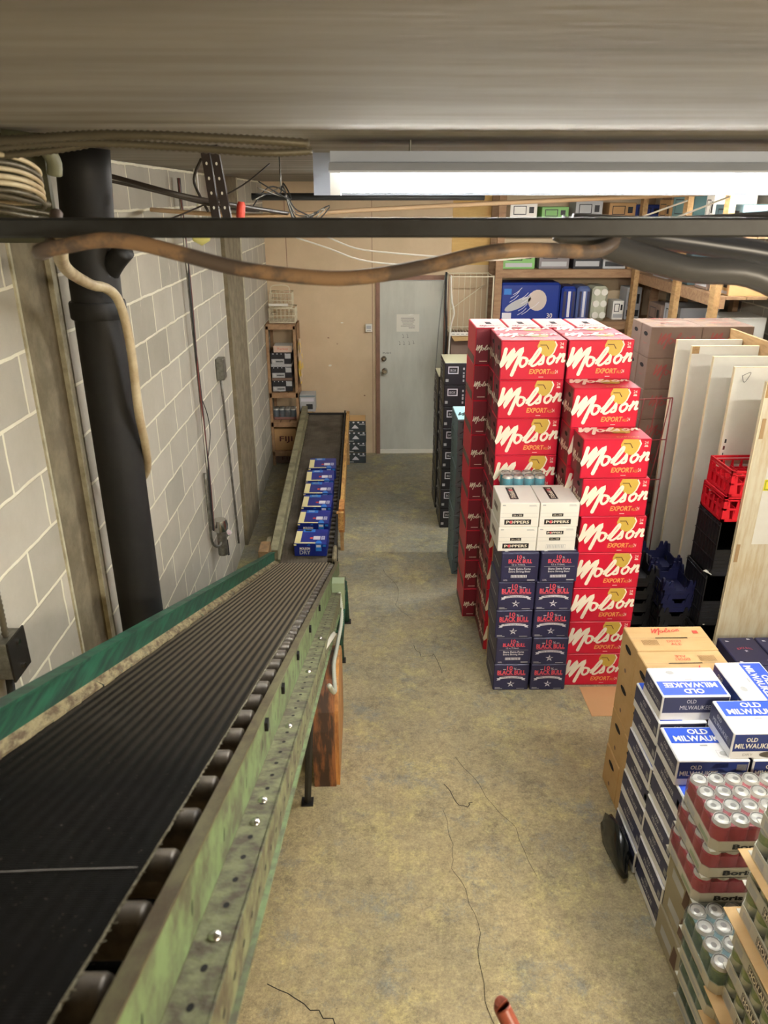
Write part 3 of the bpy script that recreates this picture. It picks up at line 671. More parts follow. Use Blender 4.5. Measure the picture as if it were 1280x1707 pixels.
# ---- brown cases
def brown_case(flip=False, dull=False):
    g = G(); x, y = CW/2, CD/2; cm = CARDD if dull else CARDL; g.cbox(-x, x, -y, y, 0, CH-.001, cm, .004); F = faces(-x, x, -y, y, 0, CH)
    ft = F['topr' if flip else 'top']; pr = M('muted red print', (150, 74, 66), .6) if dull else REDP
    wordmark(g, ft, .12, .115, .085, pr, .7); g.rect(ft, .12, .275, .098, .104, SHAD, .0012); g.rect(ft, .32, .345, .14, .165, pr); g.rect(ft, 0.005, CW-.005, .1005, .1015, CARDD)
    g.text(ft, 'EXPORT', .2, .062, .018, pr, wid=.07); g.text(ft, 'ALE', .2, .038, .018, pr, wid=.05)
    for i in range(12): g.rect(ft, .045+i*.0065, .048+i*.0065, .04, .085, M('faint brown print', (150, 116, 70), .7), .001)
    fr = F['front']; wordmark(g, fr, .06, .05, .17, pr, .75); g.text(fr, 'EXPORT', .25, .03, .022, pr, wid=.1)
    for nm in ('left', 'right'):
        fl = F[nm]; g.poly(fl, [(CD/2+.042*math.cos(t), .17+.016*math.sin(t)) for t in [i*PI/8 for i in range(16)]], SHAD, .0012); g.text(fl, 'Export', CD/2, .09, .02, cm if not dull else pr, wid=.08)
        g.poly(fl, [(CD/2+.012*math.cos(t), .05+.012*math.sin(t)) for t in [i*PI/4 for i in range(8)]], CARDD, .0012)
    return g.build('beer_case')
K0, K1, K2 = brown_case(), brown_case(True), brown_case(dull=True)
stack(K0, 1.443, 3.03, 4, CH, 'brown beer case with orange-red script, {} of the rear column at the near pallet', 'beer case', 'brown beer cases of the near stack', jx=.004)
stack(K1, 1.438, 2.82-.004, 4, CH, 'brown beer case with slot lid, {} of the column touching the blue-white boxes', 'beer case', 'brown beer cases of the near stack', jx=.004)
g = G()
for yy in (5.62, 5.8, 5.96): g.box(2.08, 2.9, yy-.04, yy+.04, .0, .1, WOOD)
for i in range(6): g.box(2.08+i*.14, 2.08+i*.14+.11, 5.56, 6.02, .1, .118, WOOD)
tag(g.build('pallet'), 'wooden pallet under the dull brown cases behind the white boards', 'pallet')
for i in range(2):
    for j in range(2):
        stack(K2, 2.30+i*.39, 5.69+j*.21, 8, CH, 'dull brown beer case, {} of the '+('left', 'right')[i]+' '+('front', 'rear')[j]+' column behind the white boards', 'beer case', 'dull brown cases at the back', z0=.119)
for k in range(5): place(K2, (1.93, 5.45, k*CH), .1+jit(.06), 'dull brown beer case, {} of the low column left of the tall brown pile'.format(ordn(k, 5)), 'beer case', 'dull brown cases at the back')

# flat card on the floor, pallet sheet edge
g = G(); g.box(1.335, 1.6, 3.64, 3.93, .0, .004, M('flat tan card', (196, 150, 104), .8)); tag(g.build('card_sheet'), 'flat tan cardboard sheet on the floor in front of the red cases', 'card sheet')

# ---- grey and teal columns further along the aisle
def dark_case():
    W_, D_, H_ = .27, .40, .194; g = G(); x, y = W_/2, D_/2; g.cbox(-x, x, -y, y, 0, H_, BLKCARD, .004); F = faces(-x, x, -y, y, 0, H_)
    g.rect(F['top'], .003, W_-.003, .003, D_-.003, M('pale olive card', (176, 172, 140), .6), .0007)
    for nm, L in (('front', W_), ('left', D_)):
        f = F[nm]; g.frame(f, .03, .12, .1, .165, .009, SILV); g.text(f, 'BOX', .075, .12, .022, SILV, wid=.05)
        for a in (.16, .19, .215):
            for b in (.03, .065, .1, .135): g.rect(f, a, a+.014, b, b+.02*(1+jit(.4)), GREYP)
        g.rect(f, .01, .035, .03, .055, GREYP); g.rect(f, .0, L, .0, .006, SHAD)
    g.rect(F['left'], .27, .38, .02, .16, M('olive side card', (120, 114, 92), .7), .001)
    return g.build('beer_case')
DK = dark_case()
stack(DK, .80, 6.45+.2, 8, .196, 'black case with white square logo, {} of the front column beyond the red cases', 'beer case', 'black cases along the aisle')
stack(DK, .795, 6.95+.2, 7, .19, 'black case with white square logo, {} of the rear column nearest the door', 'beer case', 'black cases along the aisle')
def teal_case():
    W_, D_, H_ = .27, .40, .132; g = G(); x, y = W_/2, D_/2; g.cbox(-x, x, -y, y, 0, H_, TEALCARD, .004); F = faces(-x, x, -y, y, 0, H_); c = M('dark teal print', (44, 64, 68), .6)
    g.rect(F['top'], .005, W_-.005, .01, D_-.01, TEALT); wordmark(g, F['top'], .02, .05, .2, c, .8)
    for nm in ('front', 'left'):
        f = F[nm]; g.text(f, 'Moo', .1, .06, .045, c, wid=.12); g.stroke(f, [(.02, .02), (.08, .05), (.14, .02), (.2, .05)], .008, c); g.rect(f, .02, .2, .108, .114, c)
    return g.build('beer_case')
TL = teal_case()
stack(TL, .815, 5.50+.2, 10, .133, 'slate teal beer case, {} of the column between red and black cases', 'beer case', 'teal cases along the aisle')
# small dark column by the conveyor end
def peak_case():
    W_, D_, H_ = .225, .26, .127; g = G(); x, y = W_/2, D_/2; g.cbox(-x, x, -y, y, 0, H_, M('charcoal case card', (52, 62, 66), .5), .004); F = faces(-x, x, -y, y, 0, H_); f = F['front']
    g.poly(f, [(.06, .04), (.145, .04), (.12, .07), (.1, .085), (.085, .068)], SILV); g.rect(f, .15, .215, .085, .097, GREYP); g.rect(f, .0, .08, .01, .02, GREYP)
    for i in range(4): g.poly(f, [(.03+i*.055+.012*math.cos(t), .112+.01*math.sin(t)) for t in [j*PI/4 for j in range(8)]], SILV, .001)
    g.rect(F['top'], .002, W_-.002, .002, D_-.002, CARDL, .0006)
    return g.build('beer_case')
PKc = peak_case(); stack(PKc, -.15, 8.33+.13, 4, .128, 'charcoal case with white peak logo, {} of the stack at the conveyor end', 'beer case', 'charcoal cases by the door', jx=.003)
# ------------------------------------------------------------------ inclined belt conveyor (near)
SL = -.402
def bz(y): return 1.93+SL*(y-1.11)
AN = math.atan(SL)
def inc_box(g, x0, x1, ya, yb_, d0, d1, mat, seg=1):
    # a bar that follows the incline, between heights d0 and d1 relative to the belt
    for i in range(seg):
        a = ya+(yb_-ya)*i/seg; b = ya+(yb_-ya)*(i+1)/seg
        vs = [(x0, a, bz(a)+d0), (x1, a, bz(a)+d0), (x0, b, bz(b)+d0), (x1, b, bz(b)+d0), (x0, a, bz(a)+d1), (x1, a, bz(a)+d1), (x0, b, bz(b)+d1), (x1, b, bz(b)+d1)]
        g.add(vs, [(0, 2, 3, 1), (4, 5, 7, 6), (0, 1, 5, 4), (2, 6, 7, 3), (0, 4, 6, 2), (1, 3, 7, 5)], mat)
CV = empty('belt_conveyor', (0, 0, 0)); tag(CV, 'green framed belt conveyor sloping down from the stair opening with its black ribbed belt', 'conveyor')
Y0, Y1 = .05, 5.06
g = G(); N = 150; vs = []
for i in range(N+1):
    y = Y0+(Y1-Y0)*i/N; e = jit(.0008)
    vs += [(-.70+jit(.002), y, bz(y)), (-.303+e, y, bz(y)), (-.303+e, y, bz(y)-.007), (-.70, y, bz(y)-.007)]
g.add(vs, [(4*i, 4*i+1, 4*i+5, 4*i+4) for i in range(N)]+[(4*i+2, 4*i+3, 4*i+7, 4*i+6) for i in range(N)], BELT, True)
g.add(vs, [(4*i+1, 4*i+2, 4*i+6, 4*i+5) for i in range(N)], FRAY)
part(g, 'belt', CV)
g = G(); vs = []   # return run under the rollers
g.add([(-.69, Y0, bz(Y0)-.16), (-.31, Y0, bz(Y0)-.16), (-.31, Y1, bz(Y1)-.12), (-.69, Y1, bz(Y1)-.12)], [(0, 1, 2, 3)], BELT); part(g, 'belt_return', CV)
g = G(); yy = .722; g.stroke((V((0, 0, 0)), V((1, 0, 0)), V((0, math.cos(AN), math.sin(AN)))), [(-.70, 0), (-.6, .003), (-.5, -.002), (-.42, .001), (-.31, .003)], .0022, M('pale tear', (150, 146, 140), .9)); o = part(g, 'belt_seam', CV, (0, yy, bz(yy)+.0005))
g = G(); rr = .026
for i in range(150):   # fray threads along the open edge
    y = Y0+.4+i*.018; a = jit(.004); g.tube([(-.304, y, bz(y)-.004), (-.299+jit(.003), y+.004+a, bz(y)-.003+jit(.004))], .0009, FRAY, 4)
part(g, 'frayed_edge', CV)
rg = G(); rg.lathe([(.016, 0), (.030, .004), (.032, .014), (.032, .984), (.030, .995), (.022, 1)], (-.71, 0, 0), (-.274, 0, 0), ROLL, 24); rg.cyl((-.74, 0, 0), (-.24, 0, 0), .0075, ROLL, 8)
rg.lathe([(.018, 0), (.014, .4), (.014, 1)], (-.274, 0, 0), (-.258, 0, 0), ROLL, 12)
first = None; y = .13
while y < Y1-.05:
    loc = (0, y, bz(y)-.041)
    if first is None: first = part(rg, 'roller', CV, loc)
    else: o = first.copy(); COL.objects.link(o); o.parent = CV; o.location = loc; o.rotation_euler = (random.uniform(0, 6), 0, 0); reg(o, CV)
    y += .128
g = G(); inc_box(g, -.258, -.236, Y0, Y1, .004, .010, RAILTOP); inc_box(g, -.260, -.255, Y0, Y1, -.06, .004, M('rusty inner lip', (92, 62, 48), .7))
part(g, 'rail_cap', CV)
g = G(); inc_box(g, -.242, -.236, Y0, Y1, -.095, .004, GREEN); inc_box(g, -.26, -.236, Y0, Y1, -.099, -.095, GREEN)
pl = part(g, 'side_channel', CV)
g = G()   # perforated angle: a flat leg and an upright leg with punched holes
inc_box(g, -.236, -.184, Y0, 4.9, -.105, -.100, RUSTG); inc_box(g, -.186, -.181, Y0, 4.9, -.18, -.100, RUSTG); inc_box(g, -.205, -.172, Y0, 4.9, -.184, -.18, GREEN)
up = V((0, math.cos(AN), math.sin(AN))); nz = V((0, -math.sin(AN), math.cos(AN)))
hole = [(math.cos(t), math.sin(t)) for t in [i*PI/5 for i in range(10)]]
y = .3; k = 0
while y < 4.8:
    g.poly((V((-.209, y, bz(y)-.100)), V((1, 0, 0)), up), [(a*.0045, b*.008) for a, b in hole], SHAD, .0005)
    g.poly((V((-.181, y+.03, bz(y+.03)-.145)), up, nz), [(a*.008, b*.0045) for a, b in hole], SHAD, .0006)
    if k % 3 == 0: g.poly((V((-.236, y, bz(y)-.05)), up, nz), [(a*.003, b*.012) for a, b in hole], SHAD, .0006)
    y += .066; k += 1
part(g, 'perforated_angle', CV)
bg = G(); bg.lathe([(.009, 0), (.010, .4), (.007, .9), (.0001, 1)], (0, 0, 0), (0, 0, .007), CHROME, 12, caps=False)
for i, y in enumerate((.66, .98, 1.07, 1.5, 2.05, 2.6)):
    part(bg, 'bolt', CV, (-.209, y+.03, bz(y+.03)-.100))
for y in (1.33, 1.62, 2.0, 2.45, 2.95): g = G(); g.box(-.236, -.228, y, y+.02, bz(y)-.03, bz(y)-.008, SHAD); part(g, 'bracket_clip', CV)
g = G(); inc_box(g, -.745, -.722, Y0, Y1, -.10, .085, DKGREEN); inc_box(g, -.752, -.715, Y0, Y1, .085, .093, DKGREEN); part(g, 'guard_rail', CV)
g = G(); n = 70
for i in range(n):
    a = Y0+(Y1-Y0)*i/n; b = Y0+(Y1-Y0)*(i+1)/n; w_ = -.697+jit(.0025)
    g.add([(-.723, a, bz(a)+.022), (w_, a, bz(a)+.006), (w_+jit(.003), b, bz(b)+.006), (-.723, b, bz(b)+.022), (w_, a, bz(a)-.004), (w_, b, bz(b)-.004)], [(0, 1, 2, 3), (1, 4, 5, 2)], CRUD)
part(g, 'grimy_ledge', CV)
g = G(); inc_box(g, -.74, -.26, Y0, Y1, -.215, -.195, M('under pan rust', (92, 70, 50), .8)); part(g, 'under_pan', CV)
for (x0, y0, x1, y1, t) in ((-.24, 2.55, -.335, 2.98, .034), (-.21, 4.22, -.2, 4.26, .04), (-.185, 4.72, -.175, 4.76, .04), (-.72, 2.9, -.74, 2.98, .035), (-.72, 4.22, -.73, 4.26, .035)):
    g = G(); g.tube([(x0, y0, bz(y0)-.15), ((x0+x1)/2, (y0+y1)/2, (bz(y0)-.15)*.5), (x1, y1, 0)], t/2, DKGREEN if y0 > 4 else BLK, 4, sub=1); g.box(x1-.03, x1+.03, y1-.03, y1+.03, 0, .008, BLK); part(g, 'leg', CV)
g = G(); g.tube([(-.2, 4.24, .25), (-.46, 4.24, .22), (-.72, 4.24, .25)], .012, DKGREEN, 6, 1); g.tube([(-.18, 4.74, .35), (-.2, 4.24, .08)], .012, DKGREEN, 6, 1); part(g, 'leg_brace', CV)
g = G(); g.box(-.235, -.16, 4.02, 4.10, bz(4.06)-.2, bz(4.06)-.02, M('pale green box', (150, 164, 130), .55)); part(g, 'switch_box', CV)
g = G(); g.tube([(-.19, 4.0, bz(4.0)-.1), (-.17, 3.8, .62), (-.185, 3.5, .62), (-.19, 3.2, .70), (-.175, 2.95, .72), (-.19, 2.8, .86)], .012, M('pale armoured flex', (196, 200, 184), .5), 8, 5, ribs=.008); part(g, 'flexible_conduit', CV)
g = G(); g.tube([(-.20, 2.5, bz(2.5)-.14), (-.165, 2.86, bz(2.86)-.13)], .012, PLASW, 4, 1); part(g, 'metal_tag', CV)

# ------------------------------------------------------------------ far conveyor section
FC = empty('belt_conveyor', (0, 0, 0)); tag(FC, 'low flat belt conveyor carrying the blue boxes towards the back wall', 'conveyor')
FK = (.56-.29)/(8.46-5.19)
def fz(y): return .29+FK*(y-5.19)
def fbox(g, x0, x1, ya, yb_, d0, d1, mat):
    vs = [(x0, ya, fz(ya)+d0), (x1, ya, fz(ya)+d0), (x0, yb_, fz(yb_)+d0), (x1, yb_, fz(yb_)+d0), (x0, ya, fz(ya)+d1), (x1, ya, fz(ya)+d1), (x0, yb_, fz(yb_)+d1), (x1, yb_, fz(yb_)+d1)]
    g.add(vs, [(0, 2, 3, 1), (4, 5, 7, 6), (0, 1, 5, 4), (2, 6, 7, 3), (0, 4, 6, 2), (1, 3, 7, 5)], mat)
g = G(); fbox(g, -.695, -.335, 5.13, 8.44, -.008, 0, BELTF); fbox(g, -.335, -.30, 7.0, 8.44, -.008, 0, BELTF); part(g, 'belt', FC)
rg = G(); rg.cyl((-.70, 0, 0), (-.292, 0, 0), .019, ROLL, 12); first = None; y = 5.16
while y < 8.4:
    loc = (0, y, fz(y)-.028)
    if first is None: first = part(rg, 'roller', FC, loc)
    else: o = first.copy(); COL.objects.link(o); o.parent = FC; o.location = loc; reg(o, FC)
    y += .075
OL = M('grey olive rail', (142, 138, 108), .7, col2=(104, 100, 76), ns=8, bump=.3)
g = G(); fbox(g, -.775, -.715, 5.2, 8.5, .0, .09, OL); fbox(g, -.735, -.70, 5.2, 8.5, -.08, .01, OL); part(g, 'side_rail', FC)
g = G(); fbox(g, -.287, -.272, 5.1, 8.46, -.09, .045, BLK); part(g, 'side_rail', FC)
g = G(); fbox(g, -.74, -.26, 8.44, 8.475, -.12, .015, BLK); part(g, 'end_frame', FC)
for y in (5.6, 7.0, 8.3):
    for x in (-.72, -.285): g = G(); g.box(x-.015, x+.015, y-.015, y+.015, 0, fz(y)-.03, BLK); part(g, 'leg', FC)
g = G(); g.box(-.83, -.758, 4.98, 5.16, bz(5.0)-.02, bz(5.0)+.11, M('weathered wood block', (148, 116, 76), .8, col2=(104, 84, 58), ns=10)); g.box(-.83, -.79, 5.0, 5.5, .22, .36, OL); part(g, 'wooden_stop', FC)
g = G(); g.cbox(-.293, -.262, 5.1, 5.34, .24, .36, M('chipped cream paint', (148, 140, 110), .6, col2=(110, 100, 76), ns=20), .012); part(g, 'side_plate', FC)
g = G(); fbox(g, -.262, -.228, 6.15, 8.46, -.09, .035, M('golden pine', (206, 164, 96), .6, col2=(164, 122, 68), ns=8, lo=.45, hi=.6, stretch=(5, 1, 5))); g.box(-.268, -.222, 5.92, 6.15, .20, .42, OWOOD); g.box(-.285, -.225, 5.88, 5.93, .24, .40, M('golden pine', (0, 0, 0)))
part(g, 'wooden_rail', FC)
for y in (6.0, 8.3): g = G(); g.box(-.262, -.232, y-.03, y+.03, 0, fz(y)-.09, WOOD); part(g, 'leg', FC)

# ------------------------------------------------------------------ blue boxes on the belt
def dry_box():
    W_, D_, H_ = .255, .235, .118; g = G(); x, y = W_/2, D_/2; g.cbox(-x, x, -y, y, 0, H_, ROYAL, .006); F = faces(-x, x, -y, y, 0, H_); ft, fr = F['top'], F['front']
    cr = M('pale yellow print', (226, 216, 160), .5)
    g.rect(ft, .004, .05, .012, D_-.04, cr); g.rect(ft, .004, .17, .0, .018, cr); g.rect(ft, .055, .15, .18, .228, SKYB); g.rect(ft, .07, .12, .195, .22, SILV)
    g.rect(ft, .145, .2, .06, .115, SILV); g.rect(ft, .2, .205, .055, .12, ROYAL, .0012); g.rect(ft, .208, .235, .06, .115, SILV); [g.rect(ft, .212, .231, .066+i*.016, .074+i*.016, ROYAL, .0014) for i in range(3)]
    g.poly(ft, [(.13+.014*math.cos(t), .085+.014*math.sin(t)) for t in [i*PI/4 for i in range(8)]], REDP)
    g.poly(ft, [(.165, .0), (.22, .0), (.21, .035), (.2, .05), (.18, .05), (.175, .035)], SKYB, .0012)
    g.rect(fr, .17, .215, .05, .112, SKYB); g.rect(fr, .175, .21, .085, .105, SILV, .0014); g.text(fr, 'MOLSON', .085, .062, .022, CREAM, wid=.08, bold=.03); g.text(fr, 'DRY', .085, .02, .036, GREYP, wid=.085, bold=.02)
    g.rect(fr, .0, .02, .098, .112, cr); g.poly(fr, [(.1, .1), (.13, .1), (.12, .115)], SKYB); g.rect(fr, .225, .25, .09, .108, SKYB)
    return g.build('beer_box')
DB = dry_box()
for i, (xx, y) in enumerate(((-.462, 5.37), (-.459, 5.70), (-.452, 5.99), (-.455, 6.25), (-.458, 6.51), (-.45, 6.79))):
    place(DB, (xx, y, fz(y)+.003), -.02+jit(.04), 'blue beer box on the belt, {} from the near end of the row'.format(('first', 'second', 'third', 'fourth', 'fifth', 'sixth')[i]), 'beer box', 'blue beer boxes on the conveyor', rx=math.atan(FK))

# bentwood piece and small card box under the incline
g = G(); P = [(3.72, 0), (3.72, .44), (3.62, .54), (3.48, .60), (3.32, .615), (3.23, .59), (3.17, .54), (3.12, .46), (3.09, .36), (3.075, .25), (3.075, .13), (3.085, .05), (3.09, 0)]
g.prism(P, 0, -.305, -.19, RWOOD); g.prism([(a+(.012 if a < 3.4 else 0), b) for a, b in P], 0, -.19, -.17, OWOOD)
tag(g.build('bentwood_panel'), 'thick orange and rust stained curved wooden piece standing beside the conveyor leg', 'wooden piece')
g = G(); g.box(-.30, -.2, 3.84, 4.0, 0, .004, CARD); g.box(-.30, -.296, 3.84, 4.0, 0, .24, CARD); g.box(-.204, -.2, 3.84, 4.0, 0, .2, CARD); g.box(-.30, -.2, 3.996, 4.0, 0, .24, CARDD); g.box(-.30, -.2, 3.84, 3.844, 0, .2, CARD)
g.add([(-.30, 3.84, .2), (-.2, 3.84, .2), (-.19, 3.77, .26), (-.27, 3.77, .25)], [(0, 1, 2, 3)], CARDD); tag(g.build('open_carton'), 'small open cardboard box on the floor behind the curved wooden piece', 'carton')
# black bag at the pallet foot
g = G(); vs = []; fs = []; n, m_ = 14, 8
for j in range(m_+1):
    for i in range(n):
        t = 2*PI*i/n; h = j/m_; r_ = math.sin(min(1, .25+h*.9)*PI)**.6*(1+.16*math.sin(3*t+h*5)+jit(.05)); vs.append((1.160+.044*r_*math.cos(t), 2.62+.16*r_*math.sin(t), .20*h))
for j in range(m_):
    for i in range(n): fs.append((j*n+i, j*n+(i+1) % n, (j+1)*n+(i+1) % n, (j+1)*n+i))
fs += [tuple(range(n))[::-1], tuple(m_*n+i for i in range(n))]
g.add(vs, fs, M('black glossy plastic', (22, 26, 26), .22), True); tag(g.build('plastic_bag'), 'crumpled black plastic bag on the floor beside the blue and white boxes', 'bag')

# ------------------------------------------------------------------ left wooden shelf unit
SU = empty('wooden_shelf', (0, 0, 0)); tag(SU, 'narrow brown wooden shelf unit in the far left corner', 'shelf unit')
DW = M('brown stained shelf wood', (170, 136, 100), .7, col2=(140, 108, 78), ns=6, stretch=(2, 8, 2))
for z in (1.60, .84, .50, .15):
    g = G()
    for i in range(3): g.box(-1.12+i*.107, -1.12+i*.107+.098, 8.28, 8.69, z, z+.02, DW)
    g.box(-1.12, -.80, 8.27, 8.285, z-.035, z+.018, DW); part(g, 'shelf', SU)
for x, y in ((-1.125, 8.27), (-.825, 8.27), (-1.125, 8.66), (-.825, 8.66)):
    g = G(); g.box(x, x+.03, y, y+.03, 0, 1.6, DW); part(g, 'post', SU)
g = G(); g.box(-.797, -.787, 8.4, 8.69, .9, 1.6, DW); part(g, 'side_board', SU)
def small_pack():
    g = G(); g.cbox(-.115, .115, -.13, .13, 0, .122, BLKCARD, .004); F = faces(-.115, .115, -.13, .13, 0, .122); f = F['front']
    g.rect(f, .01, .15, .0, .055, GREYP); g.rect(f, .02, .05, .012, .045, WHITE); g.rect(f, .06, .14, .02, .035, DGREY); g.rect(f, .16, .225, .06, .115, GREYP)
    for i in range(4): g.poly(f, [(.03+i*.045+.006*math.cos(t), .112+.006*math.sin(t)) for t in [j*PI/3 for j in range(6)]], SILV)
    return g.build('beer_case')
SP = small_pack()
for k in range(3): place(SP, (-.975, 8.44, .861+.01+k*.155), 0, 'dark can case with grey front strip, {} on the middle tier of the corner shelf'.format(('lowest', 'middle', 'upper')[k]), 'beer case', 'dark can cases on the corner shelf')
for k in range(2):
    g = G(); g.box(-.115, .115, -.13, .13, 0, .03, GREYP if k else CARDD); o = g.build('card_tray'); o.location = (-.975, 8.44, .871+.123+k*.155); tag(o, 'thin card tray between the dark can cases, {}'.format('upper one' if k else 'lower one'), 'tray')
g = G(); g.cbox(-.1, .1, -.1, .1, 0, .07, WHITE, .004); f = faces(-.1, .1, -.1, .1, 0, .07)['front']; g.rect(f, .0, .2, .0, .07, M('orange white label', (216, 190, 170), .5)); g.text(f, 'Turkey', .1, .02, .03, REDP, wid=.12); o = g.build('carton'); o.location = (-.955, 8.44, 1.305); tag(o, 'small pale carton with red lettering on top of the dark can cases', 'carton')
SC = can_pack(M('slate can', (92, 106, 118), .35, .5), 4, 2, tray_h=.03, trayw=M('dusky red tray', (132, 84, 76), .6))
place(SC, (-.975, 8.45, .521), 0, 'pack of slate cans in a dusky red tray on the corner shelf', 'can pack', None)
g = G(); g.cbox(-.12, .12, -.15, .15, 0, .2, GREYP, .004); f = faces(-.12, .12, -.15, .15, 0, .2)['front']; g.rect(f, .02, .22, .12, .16, SILV); g.rect(f, .1, .2, .03, .09, DGREY); g.rect(f, .0, .24, .178, .19, TEALCARD); o = g.build('carton'); o.location = (-.79, 8.52, .66)
o.location = (-.715, 8.59, .583); o.scale = (.75, .65, 1); tag(o, 'grey printed carton standing beside the corner shelf on the brown case', 'carton')
g = G(); g.cbox(-.07, .07, -.13, .13, 0, .58, CARDL, .004); o = g.build('carton'); o.location = (-.727, 8.59, 0); o.scale = (.9, .7, 1); tag(o, 'tall light brown carton between the corner shelf and the far conveyor', 'carton')
def fiji(up):
    g = G(); g.cbox(-.13, .13, -.15, .15, 0, .26, CARDD if not up else CARD, .004); F = faces(-.13, .13, -.15, .15, 0, .26); g.text(F['front'], 'FIJI', .14, .09, .08, BROWNP, wid=.15, bold=.02); g.text(F['topr'], 'FIJI', .13, .1, .09, BROWNP, wid=.15, bold=.02); return g.build('carton')
o = fiji(1); o.location = (-.975, 8.46, .172); tag(o, 'brown carton with dark capital lettering on the lowest tier of the corner shelf', 'carton')
g = G(); g.cbox(-.12, .12, -.14, .14, 0, .10, CARDD, .004); g.text(faces(-.12, .12, -.14, .14, 0, .1)['front'], 'FIJI', .13, .03, .05, BROWNP, wid=.12); o = g.build('carton'); o.location = (-.975, 8.47, .005); tag(o, 'flat brown carton on the floor under the corner shelf', 'carton')
g = G(); vs = []; fs = []
for j in range(9):
    for i in range(10):
        t = 2*PI*i/10; r_ = math.sin((.12+.76*j/8)*PI); vs.append((-.765+.03*r_*math.cos(t)*(1+jit(.4)), 8.36+.06*r_*math.sin(t)*(1+jit(.3)), .95+.5*j/8))
fs = [(j*10+i, j*10+(i+1) % 10, (j+1)*10+(i+1) % 10, (j+1)*10+i) for j in range(8) for i in range(10)]
g.add(vs, fs, M('yellow crinkled wrapper', (226, 196, 96), .3, col2=(210, 186, 160), ns=14, lo=.48, hi=.55)); tag(g.build('crumpled_bag'), 'yellow and pale crumpled bag hanging on the side of the corner shelf', 'bag')
# wire basket on top
def wire_basket(w_, d_, h_, step=.045, r=.0035):
    g = G()
    for z in (0, h_*.5, h_):
        g.tube([(-w_/2, -d_/2, z), (w_/2, -d_/2, z), (w_/2, d_/2, z), (-w_/2, d_/2, z), (-w_/2, -d_/2, z)], r*1.2, WIREW, 6, 1)
    x = -w_/2
    while x <= w_/2+1e-6:
        g.tube([(x, -d_/2, h_), (x, -d_/2, 0), (x, d_/2, 0), (x, d_/2, h_)], r*.8, WIREW, 5, 1); x += step
    y = -d_/2
    while y <= d_/2+1e-6:
        g.tube([(-w_/2, y, h_), (-w_/2, y, 0), (w_/2, y, 0), (w_/2, y, h_)], r*.8, WIREW, 5, 1); y += step
    return g
g = wire_basket(.28, .3, .15); o = g.build('wire_basket'); o.location = (-.94, 8.48, 1.628); tag(o, 'cream wire basket sitting on the corner shelf, below the smaller one', 'wire basket', 'cream wire baskets')
g = wire_basket(.24, .26, .15); g.tube([(-.1, -.13, .15), (-.1, -.13, .21), (-.06, -.13, .235), (.06, -.13, .235), (.1, -.13, .21), (.1, -.13, .15)], .005, WIREW, 6, 3)
g.box(-.13, .08, -.14, -.135, .02, .045, PLASW); o = g.build('wire_basket'); o.location = (-.95, 8.48, 1.786); tag(o, 'smaller cream wire basket with a loop handle stacked on the other basket', 'wire basket', 'cream wire baskets')

# ------------------------------------------------------------------ things on the back wall
g = G(); g.cbox(-.032, .045, YB-.045, YB-.0, 1.47, 1.56, PLASW, .004); f = (V((-.032, YB-.045, 1.47)), V((1, 0, 0)), V((0, 0, 1))); g.rect(f, .012, .065, .035, .075, GREYP); g.rect(f, .015, .06, .015, .02, DGREY); tag(g.build('switch_plate'), 'square white switch box on the tan wall beside the door frame', 'switch')
g = G(); g.box(.325, .585, YB-.0125, YB-.0105, 1.47, 1.665, M('notice paper', (218, 216, 202), .6)); f = (V((.325, YB-.0125, 1.47)), V((1, 0, 0)), V((0, 0, 1)))
for i, (a, b) in enumerate(((.05, .2), (.05, .21), (.06, .2), (.07, .19), (.05, .21), (.14, .21))): g.rect(f, a, b, .15-i*.022, .154-i*.022, DGREY)
g.poly(f, [(.12, .186), (.15, .18), (.2, .19), (.16, .194)], WHITE); tag(g.build('paper_notice'), 'printed paper notice taped to the off-white door', 'notice')
for i, (pts, r, mt, lb) in enumerate((
    ([(.86, 8.5, 2.14), (.855, 8.42, 1.8), (.87, 8.4, 1.5), (.86, 8.4, 1.1), (.85, 8.42, .5)], .012, DGREY, 'dark grey hanging strap along the right edge of the door'),
    ([(.875, 8.16, 2.14), (.89, 8.15, 1.9), (.92, 8.14, 1.75), (.89, 8.15, 1.6), (.87, 8.15, 1.2), (.86, 8.15, .6)], .008, PLASW, 'white cord looped down beside the wire rack'),
    ([(.85, 8.5, 2.12), (.80, 8.45, 1.7), (.77, 8.45, 1.2), (.76, 8.5, .7)], .006, M('grey webbing', (140, 142, 134), .7), 'thin grey strap hanging slack in front of the door'))):
    g = G(); g.tube(pts, r, mt, 8, 5); tag(g.build('hanging_strap'), lb, 'strap')
WR = empty('wire_rack', (0, 0, 0)); tag(WR, 'tall cream wire rack standing between the door and the wooden shelving', 'wire rack')
for x in (.885, 1.335):
    for y in (8.2, 8.6):
        g = G(); g.cyl((x, y, 0), (x, y, 2.13), .009, WIREW, 10); part(g, 'post', WR)
for z in (2.12, 1.535, 1.22):
    g = G()
    for y in (8.2, 8.6): g.cyl((.885, y, z), (1.335, y, z), .006, WIREW, 8)
    for x in (.885, 1.335): g.cyl((x, 8.2, z), (x, 8.6, z), .006, WIREW, 8)
    if z < 2:
        for i in range(15): g.cyl((.885+i*.032, 8.2, z), (.885+i*.032, 8.6, z), .003, WIREW, 5)
        g.box(.89, 1.33, 8.19, 8.193, z-.03, z+.01, PLASW)
        f = (V((.89, 8.19, z-.03)), V((1, 0, 0)), V((0, 0, 1))); [g.rect(f, .02+i*.05, .05+i*.05, .015, .02, INK) for i in range(8)]
    part(g, 'rack_shelf', WR)
g = G()
for i in range(1, 7): g.cyl((.885+i*.0643, 8.6, 1.24), (.885+i*.0643, 8.6, 2.12), .0035, WIREW, 6)
